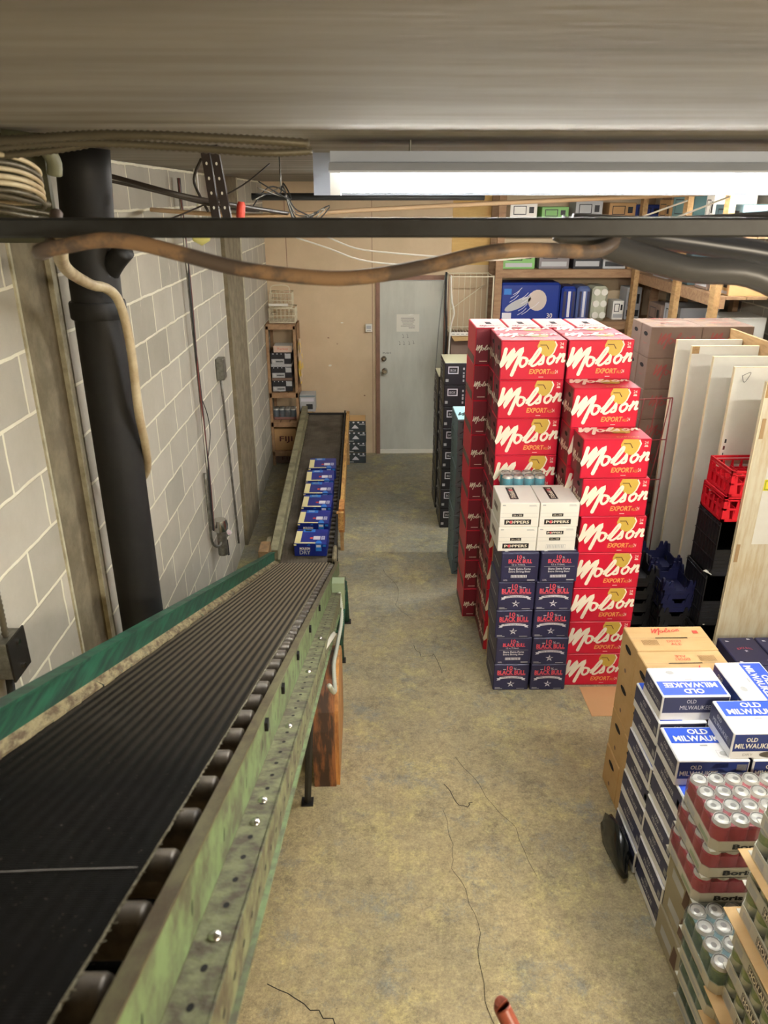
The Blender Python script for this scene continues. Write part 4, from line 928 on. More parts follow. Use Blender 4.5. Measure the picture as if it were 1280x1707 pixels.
g.cyl((.92, 8.6, 1.72), (1.3, 8.6, 2.0), .005, WIREW, 6); part(g, 'back_grid', WR)
g = G(); g.box(.905, 1.20, 8.22, 8.55, 1.232, 1.50, CARDD); g.add([(.905, 8.22, 1.5), (1.2, 8.22, 1.5), (1.2, 8.12, 1.47), (.93, 8.12, 1.46)], [(0, 1, 2, 3)], CARDL); tag(g.build('carton'), 'dull brown carton with an open flap on the wire rack', 'carton')

# ------------------------------------------------------------------ wooden shelving, back and right
BS = empty('wooden_shelving', (0, 0, 0)); tag(BS, 'tall rough timber shelving along the back wall holding paper packs', 'shelving')
for z in (.7, 1.63, 2.17, 2.62):
    g = G()
    for i in range(3): g.box(1.40, 3.38, 8.22+i*.16, 8.22+i*.16+.15, z, z+.022, WOODX)
    g.box(1.40, 3.38, 8.18, 8.215, z-.06, z+.024, WOODX); part(g, 'shelf', BS)
for x in (1.345, 3.03):
    for y in (8.17, 8.62): g = G(); g.box(x, x+.075, y, y+.05, 0, 2.95, WOODX); part(g, 'post', BS)
RS = empty('wooden_shelving', (0, 0, 0)); tag(RS, 'rough timber shelving along the right wall behind the white boards', 'shelving')
for z in (.7, 1.63, 2.14, 2.6):
    g = G()
    for i in range(3): g.box(2.86+i*.17, 2.86+i*.17+.16, 6.08, 8.1, z, z+.022, WOODX)
    g.box(2.82, 2.855, 6.08, 8.1, z-.07, z+.024, WOODX); part(g, 'shelf', RS)
for y in (6.1, 6.9, 8.02):
    for x in (2.77, 3.32): g = G(); g.box(x, x+.05, y, y+.09, 0, 2.95, WOOD if x < 3 else WOODX); part(g, 'post', RS)
def paper_pack(w_, d_, h_, col, art):
    g = G(); n = 5; g.cbox(-w_/2, w_/2, -d_/2, d_/2, 0, h_, col, .025); F = faces(-w_/2, w_/2, -d_/2, d_/2, 0, h_); f = F['front']
    if art:
        g.poly(f, [(w_*.62+.1*math.cos(t), h_*.55+.11*math.sin(t)) for t in [i*PI/9 for i in range(18)]], M('warm portrait tint', (196, 182, 170), .4)); g.poly(f, [(w_*.3+.14*math.cos(t), h_*.45+.05*math.sin(t)+.06*math.cos(t)) for t in [i*PI/9 for i in range(18)]], GREYP)
        g.text(f, '30', w_*.84, .035, .05, CREAM, wid=.06); g.rect(f, .03, .13, .03, .09, SILV); g.rect(f, .04, .12, h_-.12, h_-.06, SKYB)
        for i in range(10): a = random.uniform(.05, w_-.1); b = random.uniform(.05, h_-.08); g.stroke(f, [(a, b), (a+.05, b+.03), (a+.09, b+.07)], .005, SILV, .002)
    else:
        for i in range(3): g.rect(f, .02+i*w_*.3, .02+i*w_*.3+w_*.18, .04, h_-.05, SILV if i % 2 else NAVY)
    return g
BLP = M('glossy blue wrap', (38, 58, 134), .25)
g = paper_pack(.65, .34, .40, BLP, True); o = g.build('paper_pack'); o.location = (1.74, 8.38, 1.655); tag(o, 'large blue wrapped paper pack with a portrait on the timber shelf', 'paper pack', None)
g = paper_pack(.16, .34, .36, BLP, False); o = g.build('paper_pack'); o.location = (2.16, 8.39, 1.655); tag(o, 'narrow blue and white paper pack right of the large blue one', 'paper pack', None)
g = paper_pack(.14, .34, .36, M('blue grey wrap', (88, 104, 150), .3), False); o = g.build('paper_pack'); o.location = (2.32, 8.39, 1.655); tag(o, 'narrow blue grey paper pack, second right of the large blue one', 'paper pack', None)
g = paper_pack(.17, .34, .36, M('clear film over rolls', (188, 190, 172), .25), False) if 0 else G(); g.cbox(-.085, .085, -.17, .17, 0, .36, M('pale olive film', (186, 188, 164), .3), .03)
for i in range(3):
    for j in range(2): g.lathe([(.035, 0), (.038, .5), (.035, 1)], (-.04+j*.08, -.172, .06+i*.12), (-.04+j*.08, -.15, .06+i*.12), PLASW, 12)
o = g.build('paper_pack'); o.location = (2.5, 8.39, 1.655); tag(o, 'pale pack of rolls at the right end of the paper packs', 'paper pack', None)
def misc(name, x, y, z, w_, d_, h_, col, lab, cat, txt=None, ink=INK, rz=0, face='front'):
    g = G(); g.cbox(-w_/2, w_/2, -d_/2, d_/2, 0, h_, col, .004); F = faces(-w_/2, w_/2, -d_/2, d_/2, 0, h_); f = F[face]; L = w_ if face == 'front' else d_
    g.rect(f, L*.08, L*.92, h_*.1, h_*.3, GREYP if col is not GREYP else DGREY)
    if txt: g.text(f, txt, L*.5, h_*.5, h_*.22, ink, wid=L*.6)
    else: g.frame(f, L*.12, L*.6, h_*.42, h_*.85, .008, ink); g.rect(f, L*.7, L*.88, h_*.5, h_*.8, ink)
    o = g.build(name); o.location = (x, y, z); o.rotation_euler = (0, 0, rz); tag(o, lab, cat); return o
LGREEN = M('leaf green card', (120, 176, 96), .5)
misc('carton', 2.74, 8.42, 1.653, .12, .2, .20, WHITE, 'small white carton in the shadow at the right of the back shelf', 'carton')
misc('carton', 2.90, 8.45, 1.653, .16, .25, .34, GREYP, 'tall pale grey carton beside the small white carton', 'carton')
misc('carton', 1.60, 8.40, 2.193, .34, .3, .20, LGREEN, 'leaf green carton at the left end of the upper timber shelf', 'carton')
misc('carton', 1.98, 8.42, 2.193, .32, .3, .24, M('dusk grey card', (128, 122, 122), .6), 'dusk grey carton right of the leaf green one on the upper shelf', 'carton')
misc('carton', 2.33, 8.40, 2.193, .30, .3, .26, BLKCARD, 'black and white printed carton in the middle of the upper shelf', 'carton', ink=SILV)
misc('carton', 2.62, 8.40, 2.193, .24, .3, .25, GREYP, 'grey carton with black frame print on the upper shelf', 'carton')
misc('carton', 2.86, 8.40, 2.193, .2, .3, .2, CARD, 'brown carton at the right end of the upper shelf', 'carton')
for i, (x, c, h_) in enumerate(((1.62, WHITE, .2), (1.95, LGREEN, .16), (2.3, GREYP, .22), (2.65, CARD, .2), (2.92, DBLUE, .18))):
    misc('carton', x, 8.42, 2.643, .28, .28, h_, c, ('white', 'green', 'pale grey', 'brown', 'deep blue')[i]+' carton on the highest timber shelf under the ceiling', 'carton')
rs = [(1.653, [(6.30, .34, .34, M('pale mottled card', (196, 196, 190), .6), 'mottled pale carton with black script'), (6.62, .22, .22, WHITE, 'small white box'), (6.82, .12, .16, NAVY, 'navy and white spotted pack'), (7.2, .4, .3, GREYP, 'grey printed carton in the gloom'), (7.65, .34, .26, CARDD, 'dull brown carton in the gloom')]),
      (2.163, [(6.30, .36, .12, CARDL, 'flat orange-brown tray'), (6.66, .26, .25, CARDD, 'dull brown box'), (7.15, .4, .3, TEALCARD, 'teal grey carton'), (7.65, .36, .28, GREYP, 'pale grey carton')]),
      (2.623, [(6.36, .5, .22, TEALCARD, 'teal grey wide carton'), (6.73, .16, .3, WHITE, 'white carton'), (7.3, .5, .3, M('aqua stripe card', (120, 160, 160), .5), 'aqua carton'), (7.75, .3, .25, CARD, 'brown carton')])]
for ti, (z, L) in enumerate(rs):
    for (y, d_, h_, c, nm) in L: misc('carton', 3.07, y, z, .36, d_, h_, c, nm+' on the {} tier of the right wall shelving'.format(('middle', 'upper', 'highest')[ti]), 'carton', face='left')
misc('carton', 3.05, 6.28, 1.653+.34, .3, .26, .1, CARDL, 'open tan carton resting on the mottled pale carton', 'carton') if 0 else None

# ------------------------------------------------------------------ white boards and crates
for i, (x, y) in enumerate(((2.225, 5.36), (2.235, 5.12), (2.225, 4.75), (2.215, 4.43))):
    g = G(); g.box(0, .47, 0, .022, 0, 1.95, BOARDW); g.box(-.003, 0, -.001, .023, 0, 1.95, BOARDE); g.box(-.003, .47, -.001, .023, 1.95, 1.953, BOARDE)
    if i == 3:
        f = (V((0, 0, 0)), V((1, 0, 0)), V((0, 0, 1)))
        for j in range(6): g.rect(f, .012+.004*(j % 2), .022+.003*(j % 3), 1.25+j*.045, 1.275+j*.045, DGREY if j % 2 else BROWNP)
        g.stroke(f, [(.05, 1.9), (.1, 1.92), (.07, 1.86), (.05, 1.9)], .003, DGREY)
    if i in (1,): g.box(0, .05, -.002, 0, 1.90, 1.95, WOOD)
    o = g.build('white_board'); o.location = (x, y, 0); tag(o, 'tall white laminate board standing on end, '+('rearmost', 'second from the rear', 'third from the rear', 'directly behind the red crates')[i], 'board', 'white boards standing on end')
g = G(); g.box(0, .55, 0, .024, 0, 1.95, OSB); g.box(-.004, 0, -.001, .025, 0, 1.95, BOARDE); g.box(0, .04, -.002, 0, 1.86, 1.95, WOOD)
for z in (1.62, .83): g.box(.012, .034, -.003, 0, z, z+.12, M('tan hinge mark', (166, 136, 96), .6))
g.rect((V((0, 0, 0)), V((1, 0, 0)), V((0, 0, 1))), .10, .55, .95, 1.95, BOARDW, .001); g.rect((V((0, 0, 0)), V((1, 0, 0)), V((0, 0, 1))), .10, .26, 1.30, 1.37, YEL, .002); g.frame((V((0, 0, 0)), V((1, 0, 0)), V((0, 0, 1))), .105, .255, 1.305, 1.365, .006, M('green yellow print', (150, 160, 40), .5), .003)
o = g.build('plywood_board'); o.location = (2.222, 4.05, 0); tag(o, 'nearest pale plywood board with a yellow label, in front of the crates', 'board')
g = G(); g.box(2.70, 2.725, 4.1, 5.6, 0, 1.99, WOOD); g.box(2.70, 2.725, 4.1, 5.6, 1.99, 1.995, WOOD); tag(g.build('plywood_sheet'), 'plywood sheet on edge running behind the row of white boards', 'plywood sheet')
for i, (x, y, h_) in enumerate(((3.0, 5.3, 2.25), (3.1, 5.0, 2.2), (2.95, 4.6, 2.15))):
    g = G(); T = Matrix.Translation((x, y, 0)) @ Matrix.Rotation(.06, 4, 'Y'); g.box(0, .02, 0, .35, 0.003, h_, WOODX if i % 2 else WOOD, T); tag(g.build('timber_plank'), 'timber plank leaning by the right wall, '+('far one', 'middle one', 'near one')[i], 'plank', 'planks by the right wall')
def crate(mat, w_=.42, d_=.30, h_=.155, kind='open'):
    g = G(); t = .006
    if kind == 'open':   # ribbed bottle crate: rims, corner posts, cross ribs
        for z0, z1, o in ((0, .02, 0), (h_*.5-.006, h_*.5+.006, .003), (h_-.03, h_-.022, 0), (h_-.014, h_, 0)):
            g.box(-w_/2, w_/2, -d_/2, -d_/2+t+.004, z0, z1, mat); g.box(-w_/2, w_/2, d_/2-t-.004, d_/2, z0, z1, mat); g.box(-w_/2, -w_/2+t+.004, -d_/2, d_/2, z0, z1, mat); g.box(w_/2-t-.004, w_/2, -d_/2, d_/2, z0, z1, mat)
        for x in (-w_/2, w_/2-.02):
            for y in (-d_/2, d_/2-.02): g.box(x, x+.02, y, y+.02, 0, h_, mat)
        for s_ in (-1, 1):
            n = 4
            for i in range(n+1):
                y = -d_/2+.03+(d_-.06)*i/n; xx = s_*(w_/2-.004); g.prism([(y-.022, .01), (y+.022, .01), (y+.006, h_*.75), (y-.006, h_*.75)], 0, xx-.003, xx+.003, mat)
            for i in range(7):
                x = -w_/2+.03+(w_-.06)*i/6; yy = s_*(d_/2-.004); g.prism([(x-.02, .01), (x+.02, .01), (x+.005, h_*.8), (x-.005, h_*.8)], 1, yy-.003, yy+.003, mat)
        for i in range(1, 6): g.box(-w_/2+w_*i/6-.002, -w_/2+w_*i/6+.002, -d_/2, d_/2, .0, h_*.6, mat)
        for i in range(1, 4): g.box(-w_/2, w_/2, -d_/2+d_*i/4-.002, -d_/2+d_*i/4+.002, .0, h_*.6, mat)
        g.box(-w_/2, w_/2, -d_/2, d_/2, 0, .004, mat)
    elif kind == 'fence':   # bread tray style: solid low sides, tapered corner horns
        for a in (-1, 1):
            g.prism([(-w_/2, 0), (w_/2, 0), (w_/2, h_*.72), (w_*.16, h_*.72), (w_*.12, h_*.55), (-w_*.12, h_*.55), (-w_*.16, h_*.72), (-w_/2, h_*.72)], 1, a*(d_/2-.004)-.003, a*(d_/2-.004)+.003, mat)
            g.box(-w_*.16, w_*.16, a*(d_/2)-.003*a-.003, a*(d_/2)-.003*a+.003, h_*.3, h_*.32, SHAD)
            g.prism([(-d_/2, 0), (d_/2, 0), (d_/2, h_*.72), (-d_/2, h_*.72)], 0, a*(w_/2-.004)-.003, a*(w_/2-.004)+.003, mat)
            for i in range(5): y = -d_/2+.04+i*(d_-.08)/4; g.box(a*w_/2-.001, a*w_/2+.001, y-.008, y+.014, h_*.15, h_*.6, SHAD)
            for b in (-1, 1):
                for c in (.62, .95):
                    x = a*w_/2*c; g.prism([(x-.022, h_*.6), (x+.022, h_*.6), (x+.007, h_*1.16), (x-.007, h_*1.16)], 1, b*(d_/2)-.006, b*(d_/2)+.006, mat)
                y = b*d_/2*.7; g.prism([(y-.03, h_*.6), (y+.03, h_*.6), (y+.008, h_*1.16), (y-.008, h_*1.16)], 0, a*w_/2-.006, a*w_/2+.006, mat)
        g.box(-w_/2, w_/2, -d_/2, d_/2, 0, .004, mat)
    else:                   # solid black lug box with sloped front and label slot
        for a in (-1, 1): g.box(a*(w_/2)-.003, a*(w_/2)+.003, -d_/2, d_/2, 0, h_, mat)
        g.box(-w_/2, w_/2, d_/2-.004, d_/2, 0, h_, mat); g.box(-w_/2, w_/2, -d_/2, -d_/2+.004, 0, h_*.5, mat); g.box(-w_/2, w_/2, -d_/2, d_/2, 0, .004, mat)
        for i in range(6): g.box(-w_/2-.004, w_/2+.004, -d_/2-.003, -d_/2+.001, h_*.08+i*h_*.07, h_*.08+i*h_*.07+.004, mat)
        for i in range(8): g.box(-w_/2-.006, -w_/2, -d_/2+.02+i*(d_-.04)/7, -d_/2+.026+i*(d_-.04)/7, 0, h_, mat)
        for z in (.3, .6, .95): g.box(-w_/2-.008, -w_/2, -d_/2, d_/2, h_*z-.004, h_*z, mat)
    return g.build('plastic_crate')
C1 = crate(CRTBLK, .40, .30, .36, 'lug'); C0 = crate(CRTRED, .40, .30, .165); C2 = crate(CRTNAVY, .20, .27, .115, 'fence'); C3 = crate(CRTBLK, .20, .27, .115, 'fence')
for k in range(3): place(C1, (2.32-.02*(2-k), 4.22, k*.362), jit(.02), 'black plastic lug box, {} under the red crates'.format(('bottom', 'middle', 'upper')[k]), 'crate', 'black lug boxes under the red crates')
for k in range(2): place(C0, (2.335-.015*(1-k), 4.225, 1.087+k*.162), jit(.015), 'red plastic bottle crate, {} of the two on the black boxes'.format(('lower', 'upper')[k]), 'crate', 'red crates on the black boxes')
for k in range(2):
    g = G(); g.box(-.1, .1, -.01, .0, 0, .07, PLASW); T = Matrix.Rotation(.5, 4, 'Z'); g = G(); g.box(-.06, .06, -.03, .03, 0, .004, PLASW, T); o = g.build('paper_slip'); o.location = (2.17-.012*k, 4.12, .372+.362*k); tag(o, 'white paper slip on the rim of the {} black lug box'.format(('bottom', 'middle')[k]), 'paper slip')
for k in range(6):
    place(C2 if k >= 4 else C3, (2.005+jit(.003), 4.33, k*.098), jit(.02), ('navy' if k >= 4 else 'black')+' plastic crate, {} of the stack left of the black lug boxes'.format(ordn(k, 6)), 'crate', 'low plastic crates behind the brown cases')
for k in range(6): place(C3, (1.82+jit(.006), 4.50, k*.098), jit(.03), 'black plastic crate, {} of the stack behind the red beer cases'.format(ordn(k, 6)), 'crate', 'low plastic crates behind the brown cases')
for k in range(6): place(C2 if k > 4 else C3, (2.03+jit(.006), 4.66, k*.098), jit(.03), ('navy' if k > 4 else 'black')+' plastic crate, {} of the rear crate stack by the board ends'.format(ordn(k, 6)), 'crate', 'low plastic crates behind the brown cases')
for k in range(9): place(C3, (1.93+jit(.01), 5.12, k*.098), jit(.08), 'black plastic crate, {} of the tall stack in front of the brown pile'.format(ordn(k, 9)), 'crate', 'tall black crate stack')
g = G()
for i in range(5): g.tube([(1.66+i*.09, 5.0, 1.0), (1.70+i*.09, 4.99, 1.35), (1.72+i*.09, 4.99, 1.62)], .004, M('dull red wire', (130, 60, 58), .5), 5, 2)
for z in (1.0, 1.3, 1.6): g.tube([(1.66+z*.06-.06, 5.0, z), (2.1, 5.0, z+.02)], .005, M('dull red wire', (0, 0, 0)), 5, 1)
g.tube([(1.66, 5.0, 0), (1.66, 5.0, 1.0)], .006, DGREY, 6, 1); g.tube([(2.1, 5.0, 0), (2.1, 5.0, 1.62)], .005, M('dull red wire', (0, 0, 0)), 6, 1); tag(g.build('wire_stand'), 'dull red wire stand between the red cases and the brown pile', 'wire stand')

# ------------------------------------------------------------------ pipes, bars, cables
g = G(); g.tube([(-.935, 2.74, 3.05), (-.962, 2.75, 2.6), (-.966, 2.75, 1.2), (-.966, 2.75, 0)], .087, BLK, 28, 3)
PP = g.build('waste_pipe'); tag(PP, 'thick black vertical waste pipe beside the near concrete pilaster', 'pipe')
g = G(); g.lathe([(.094, 0), (.097, .1), (.097, .9), (.094, 1)], (-.963, 2.75, 2.50), (-.963, 2.75, 2.56), BLK, 28); part(g, 'coupling', PP)
g = G(); g.tube([(-.90, 2.74, 2.66), (-.86, 2.70, 2.70), (-.82, 2.68, 2.735)], .035, BLK, 12, 3); part(g, 'side_branch', PP)
g = G(); g.cbox(-1.1, 1.0, 1.40, 1.43, 2.833, 2.866, DGREY, .004); g.tube([(1.0, 1.415, 2.85), (1.1, 1.41, 2.845)], .016, DGREY, 10, 1)
tag(g.build('steel_bar'), 'dark horizontal steel bar crossing the view below the light', 'bar')
CB = lambda pts, r, mt, lb, name='cable', ribs=0, n=8, sub=5: tag((lambda g: (g.tube(pts, r, mt, n, sub, ribs), g.build(name))[1])(G()), lb, 'cable' if name == 'cable' else name.replace('_', ' '))
CB([(-.60, 1.56, 2.87), (-.59, 1.5, 2.83), (-.575, 1.43, 2.811), (-.556, 1.35, 2.812), (-.533, 1.3, 2.819), (-.493, 1.3, 2.826), (-.433, 1.3, 2.835), (-.375, 1.3, 2.83), (-.309, 1.3, 2.814), (-.212, 1.3, 2.79), (-.093, 1.3, 2.776), (-.013, 1.3, 2.776), (.087, 1.3, 2.791), (.186, 1.3, 2.812), (.25, 1.31, 2.818), (.33, 1.36, 2.814), (.42, 1.42, 2.810), (.50, 1.52, 2.835)], .0125, COPPERY, 'thick tan and brown cable sagging below the steel bar')
CB([(-.56, 1.46, 2.845), (-.60, 1.55, 2.815), (-.659, 1.7, 2.789), (-.735, 1.9, 2.752), (-.81, 2.15, 2.705), (-.85, 2.4, 2.65), (-.85, 2.52, 2.628), (-.842, 2.6, 2.585), (-.838, 2.64, 2.50), (-.838, 2.66, 2.40), (-.842, 2.67, 2.29), (-.850, 2.69, 2.16), (-.860, 2.75, 2.02), (-.90, 2.85, 1.88), (-.97, 2.88, 1.80)], .0165, CABLE, 'cream cable curling over the black waste pipe and down its side')
CB([(1.3, 1.45, 2.90), (.9, 1.5, 2.87), (.6, 1.52, 2.85), (.4, 1.55, 2.855)], .016, M('slate jacket', (84, 86, 90), .4), 'slate grey cable along the steel bar at upper right')
CB([(.36, 1.5, 2.846), (.46, 1.48, 2.812), (.6, 1.45, 2.775), (.72, 1.44, 2.765), (.86, 1.45, 2.70), (1.0, 1.5, 2.62)], .024, M('slate jacket', (0, 0, 0)), 'thick slate hose bending down at the upper right')
CB([(.44, 1.56, 2.845), (.56, 1.55, 2.828), (.68, 1.55, 2.812), (.82, 1.55, 2.79), (1.0, 1.56, 2.74)], .022, M('charcoal jacket', (58, 60, 66), .35), 'charcoal hose running beside the slate hose at the upper right')
CB([(-.47, 3.3, 2.90), (.0, 3.3, 2.90), (.48, 3.3, 2.90)], .014, DGREY, 'short dark pipe hanging behind the drop beam', 'pipe', sub=1, n=12)
g = G(); g.tube([(-.35, 3.3, 2.90), (-.35, 3.3, 3.05)], .003, STEEL, 5, 1); g.tube([(.35, 3.3, 2.90), (.35, 3.3, 3.05)], .003, STEEL, 5, 1); tag(g.build('pipe_hanger'), 'pair of thin wires holding up the short dark pipe', 'hanger')
CB([(-1.1, 4.1, 2.84), (-.545, 4.0, 2.812), (0, 4.0, 2.84), (.561, 4.0, 2.867), (1.3, 4.0, 2.898), (2.2, 4.0, 2.935), (3.38, 4, 2.96)], .011, M('pale orange conduit', (206, 176, 140), .45), 'long pale orange cable rising to the right under the ceiling')
CB([(-1.1, 2.9, 3.0), (-.966, 3.0, 2.976), (-.691, 3.0, 2.906), (-.55, 3.3, 2.87), (-.42, 3.9, 2.83), (-.3, 4.3, 2.80)], .009, M('dark brown jacket', (58, 50, 42), .5), 'dark cable slanting across the block wall near the ceiling')
CB([(-1.12, 3.2, 2.98), (-.9, 3.3, 2.93), (-.62, 3.4, 2.86), (-.5, 3.7, 2.84)], .006, M('dark brown jacket', (0, 0, 0)), 'thinner dark cable beside the slanting one')
CB([(-1.1, 2.95, 2.74), (-.9, 3.2, 2.78), (-.6, 3.6, 2.92), (-.45, 3.8, 3.04)], .0035, M('dark brown jacket', (0, 0, 0)), 'thin wire rising from the black pipe to the ceiling')
CB([(-.7, 3.5, 3.05), (-.74, 3.5, 2.97), (-.72, 3.5, 2.90), (-.69, 3.5, 2.84)], .006, M('dark brown jacket', (0, 0, 0)), 'short twisted wire hanging from the ceiling')
CB([(-.44, 5, 2.66), (-.25, 5, 2.60), (-.049, 5, 2.53), (.2, 5, 2.50), (.5, 5.0, 2.50), (.9, 5, 2.55), (1.2, 5, 2.62), (1.5, 4.9, 2.72), (1.8, 4.5, 2.88)], .005, PLASW, 'white cord drooping across the room, lower of the pair', 'cord')
CB([(-.237, 5, 2.66), (-.08, 5, 2.60), (.104, 5, 2.575), (.41, 5, 2.55), (.75, 5, 2.525), (1.0, 5, 2.54), (1.33, 4.9, 2.585), (1.6, 4.6, 2.72), (1.9, 4.2, 2.9)], .005, PLASW, 'white cord drooping across the room, upper of the pair', 'cord')
g = G(); g.tube([(-.60, 5.0, 2.74), (-.44, 5, 2.66)], .005, PLASW, 6, 1); g.tube([(-.237, 5.0, 2.66), (-.34, 5, 2.70)], .005, PLASW, 6, 1); tag(g.build('cord_end'), 'white cord ends tied up behind the steel bar', 'cord')
# armoured cables along the ceiling edge and the coil on the left
for i, (pts, r, lb) in enumerate((
    ([(-1.12, 1.62, 3.0), (-.75, 1.66, 3.002), (-.5, 1.62, 3.01), (-.25, 1.66, 3.005), (-.12, 1.70, 3.0)], .010, 'spiral armoured cable along the edge of the low slab, upper one'),
    ([(-1.12, 1.7, 2.985), (-.85, 1.7, 2.985), (-.62, 1.68, 3.0), (-.4, 1.72, 2.995), (-.22, 1.74, 2.985), (-.12, 1.78, 2.99)], .009, 'spiral armoured cable along the edge of the low slab, middle one'),
    ([(-1.12, 1.75, 3.0), (-.9, 1.72, 2.975), (-.7, 1.75, 2.985), (-.5, 1.8, 3.02)], .008, 'spiral armoured cable along the edge of the low slab, lowest one'))):
    CB(pts, r, ARMOR, lb, ribs=.006)
for i, (dz, r, mt) in enumerate(((.004, .0052, CABLE), (-.010, .0052, ARMOR), (-.022, .005, CABLE), (-.037, .0056, CABLE), (-.050, .0056, CABLE), (-.064, .005, ARMOR))):
    CB([(-1.0, 1.62, 2.965+dz), (-.88, 1.66, 2.975+dz), (-.79, 1.70, 2.978+dz), (-.750, 1.75, 2.974+dz), (-.735, 1.81, 2.962+dz), (-.75, 1.89, 2.945+dz), (-.80, 1.95, 2.935+dz), (-.95, 1.97, 2.94+dz)], r, mt, 'cable loop of the coil at the upper left, {} from the top'.format(('first', 'second', 'third', 'fourth', 'fifth', 'sixth')[i]), 'cable_loop', ribs=.006 if mt is ARMOR else 0)
for i, (a, r) in enumerate(((0, .008), (-.021, .0045), (-.034, .0065))):
    CB([(-1.05, 1.7, 2.925+a), (-.9, 1.74, 2.915+a), (-.812, 1.8, 2.904+a), (-.782, 1.85, 2.894+a), (-.76, 1.94, 2.883+a)], r, ARMOR, 'spiral armoured cable just above the steel bar at left, '+('top', 'middle', 'lowest')[i], ribs=.006)
g = G(); g.box(-1.128, -.80, 2.06, 2.08, 2.79, 3.045, M('olive steel plate', (74, 74, 54), .6)); tag(g.build('steel_plate'), 'olive steel plate behind the coil of cables at upper left', 'plate')
g = G(); g.tube([(-.86, 1.98, 3.03), (-.79, 2.0, 3.02), (-.765, 2.02, 2.985), (-.77, 2.03, 2.95)], .018, M('grey green elbow', (118, 120, 96), .5), 10, 4); tag(g.build('conduit_elbow'), 'grey green conduit elbow between the coil and the waste pipe', 'elbow')
# slotted struts from the ceiling
for i, x in enumerate((-.485, -.448)):
    g = G(); T = Matrix.Translation((x, 2.6, 2.795)) @ Matrix.Rotation(-.09 if i == 0 else -.12, 4, 'Y'); g.box(-.013, .013, -.012, .012, 0, .255, M('dark slotted steel', (54, 46, 42), .55, .4), T)
    for k in range(6): g.poly((T @ V((0, -.0125, .03+k*.043)), V((1, 0, 0)), V((0, 0, 1))), [(a*.0035, b*.005) for a, b in hole], PLASW, .0005)
    tag(g.build('slotted_strut'), 'dark slotted steel strut hanging from the ceiling, '+('left one', 'right one')[i], 'strut')
g = G(); g.lathe([(.012, 0), (.014, .2), (.014, .8), (.01, 1)], (-.415, 2.62, 2.83), (-.408, 2.62, 2.885), REDP, 12); tag(g.build('red_coupling'), 'small red fitting beside the slotted struts', 'fitting')
for i in range(5):
    a = i*.02; CB([(-.41+a*.3, 2.9, 2.87+a), (-.36+a, 2.95, 2.93-a*.5), (-.31, 3.0, 2.92+a*.3), (-.27+a*.2, 3.0, 2.86-a), (-.22+a, 3.0, 2.83+a*.5), (-.33, 3.0, 2.815-a*.4), (-.42, 2.95, 2.81)], .0025, STEEL if i % 2 else DGREY, 'thin tangled wire beside the slotted struts, strand '+('one', 'two', 'three', 'four', 'five')[i]+' of the tangle', 'wire', sub=6, n=5)
g = G()
g.lathe([(.001, 0), (.05, .25), (.06, .6), (.04, 1)], (-.99, 4.74, 2.63), (-.99, 4.74, 2.74), M('pale yellow glass', (228, 224, 140), .3), 16); g.cyl((-.99, 4.74, 2.74), (-.99, 4.74, 3.05), .012, PLASW, 8); tag(g.build('light_bulb'), 'unlit pale yellow bulb hanging near the wire bundle', 'bulb')
# bundle of wires down the block wall
XW = XL+.02
for i, (mt, r, amp) in enumerate(((STEEL, .009, .006), (DGREY, .006, .016), (M('dull red jacket', (120, 66, 60), .5), .005, .02), (DGREY, .005, -.018), (PLASW, .004, .012))):
    pts = [(XW+.01+abs(amp)*.5, 4.76+amp*math.sin(z*5+i)+.02*(2.66-z)/2, z) for z in [3.0, 2.7, 2.4, 2.1, 1.8, 1.5, 1.2, .95, .75]]
    CB(pts, r, mt, ('thick galvanised', 'dark grey', 'dull red', 'second dark grey', 'thin white')[i]+' cable of the bundle down the block wall')
CB([(XW+.01, 4.80, 1.7), (XW+.02, 4.9, 1.55), (XW+.02, 4.93, 1.4), (XW+.01, 4.83, 1.25)], .003, DGREY, 'loose dark loop standing off the wall bundle')
CB([(XW+.01, 4.7, 1.2), (XW+.02, 4.66, .9), (XW+.02, 4.68, .7), (XW+.04, 4.78, .62), (XW+.05, 4.86, .64)], .010, STEEL, 'grey flexible conduit curving into the wall motor valve')
VA = empty('wall_valve', (0, 0, 0)); tag(VA, 'small metal valve with a clamp at the foot of the wire bundle', 'valve')
g = G(); g.cyl((XW+.05, 4.86, .52), (XW+.05, 4.86, .70), .035, STEEL, 14); part(g, 'valve_body', VA)
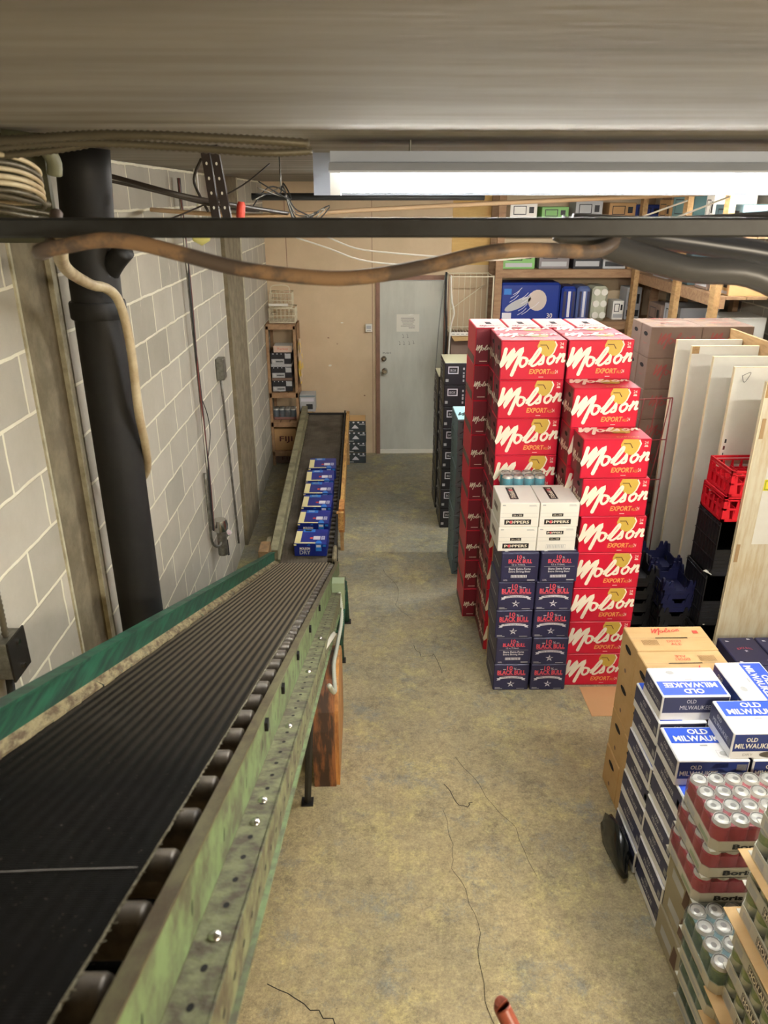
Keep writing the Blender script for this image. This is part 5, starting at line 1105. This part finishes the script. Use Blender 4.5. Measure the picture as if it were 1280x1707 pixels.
g = G(); g.lathe([(.05, 0), (.055, .5), (.045, 1)], (XW+.05, 4.84, .72), (XW+.05, 4.84, .80), CHROME, 14); part(g, 'valve_cap', VA)
g = G(); g.cyl((XW+.09, 4.93, .66), (XW+.02, 4.99, .60), .022, CHROME, 10); g.cyl((XW+.06, 4.97, .58), (XW+.06, 4.99, .45), .008, DGREY, 8); part(g, 'clamp', VA)
SB = empty('switch_box', (0, 0, 0)); tag(SB, 'grey switch box on the block wall with a straight conduit below', 'switch box')
g = G(); g.cbox(XL, XL+.06, 5.5, 5.60, 1.64, 1.80, STEEL, .006); part(g, 'box_body', SB)
g = G(); g.tube([(XL+.02, 5.56, 1.64), (XL+.02, 5.64, 1.0), (XL+.02, 5.72, .2)], .009, STEEL, 8, 3); part(g, 'conduit', SB)
JB = empty('junction_box', (0, 0, 0)); tag(JB, 'grey metal junction box on the near block wall at the left edge', 'junction box')
g = G(); g.cbox(XL, XL+.05, 1.90, 2.00, 1.55, 1.675, STEEL, .004); g.box(XL+.05, XL+.056, 1.895, 2.005, 1.545, 1.68, M('dark box cover', (44, 42, 38), .5, .4)); part(g, 'box_body', JB)
for z in (1.57, 1.655): g = G(); g.cyl((XL+.056, 1.95, z), (XL+.064, 1.95, z), .008, CHROME, 8); part(g, 'screw', JB)
g = G(); g.tube([(XL+.025, 1.95, 1.67), (XL+.025, 1.955, 1.8), (XL+.03, 1.94, 2.0), (XL+.03, 1.92, 2.3)], .011, ARMOR, 8, 4, ribs=.007); part(g, 'armoured_feed', JB)
g = G(); g.tube([(XL+.02, 1.93, 1.55), (XL+.02, 1.9, 1.35), (XL+.02, 1.88, 1.1)], .013, DGREY, 8, 3); part(g, 'lower_feed', JB)

# ------------------------------------------------------------------ stair handrail end
HR = empty('handrail', (0, 0, 0)); tag(HR, 'red brown handrail end poking into view at the bottom of the frame', 'handrail')
g = G(); g.tube([(.216, .824, 1.645), (.2175, .822, 1.640), (.246, .786, 1.594), (.30, .70, 1.50), (.42, .52, 1.35)], .0145, HAND, 16, 4); part(g, 'rail', HR)
g = G(); g.box(.226, .239, .795, .81, 0, 1.60, BLK); part(g, 'post', HR)
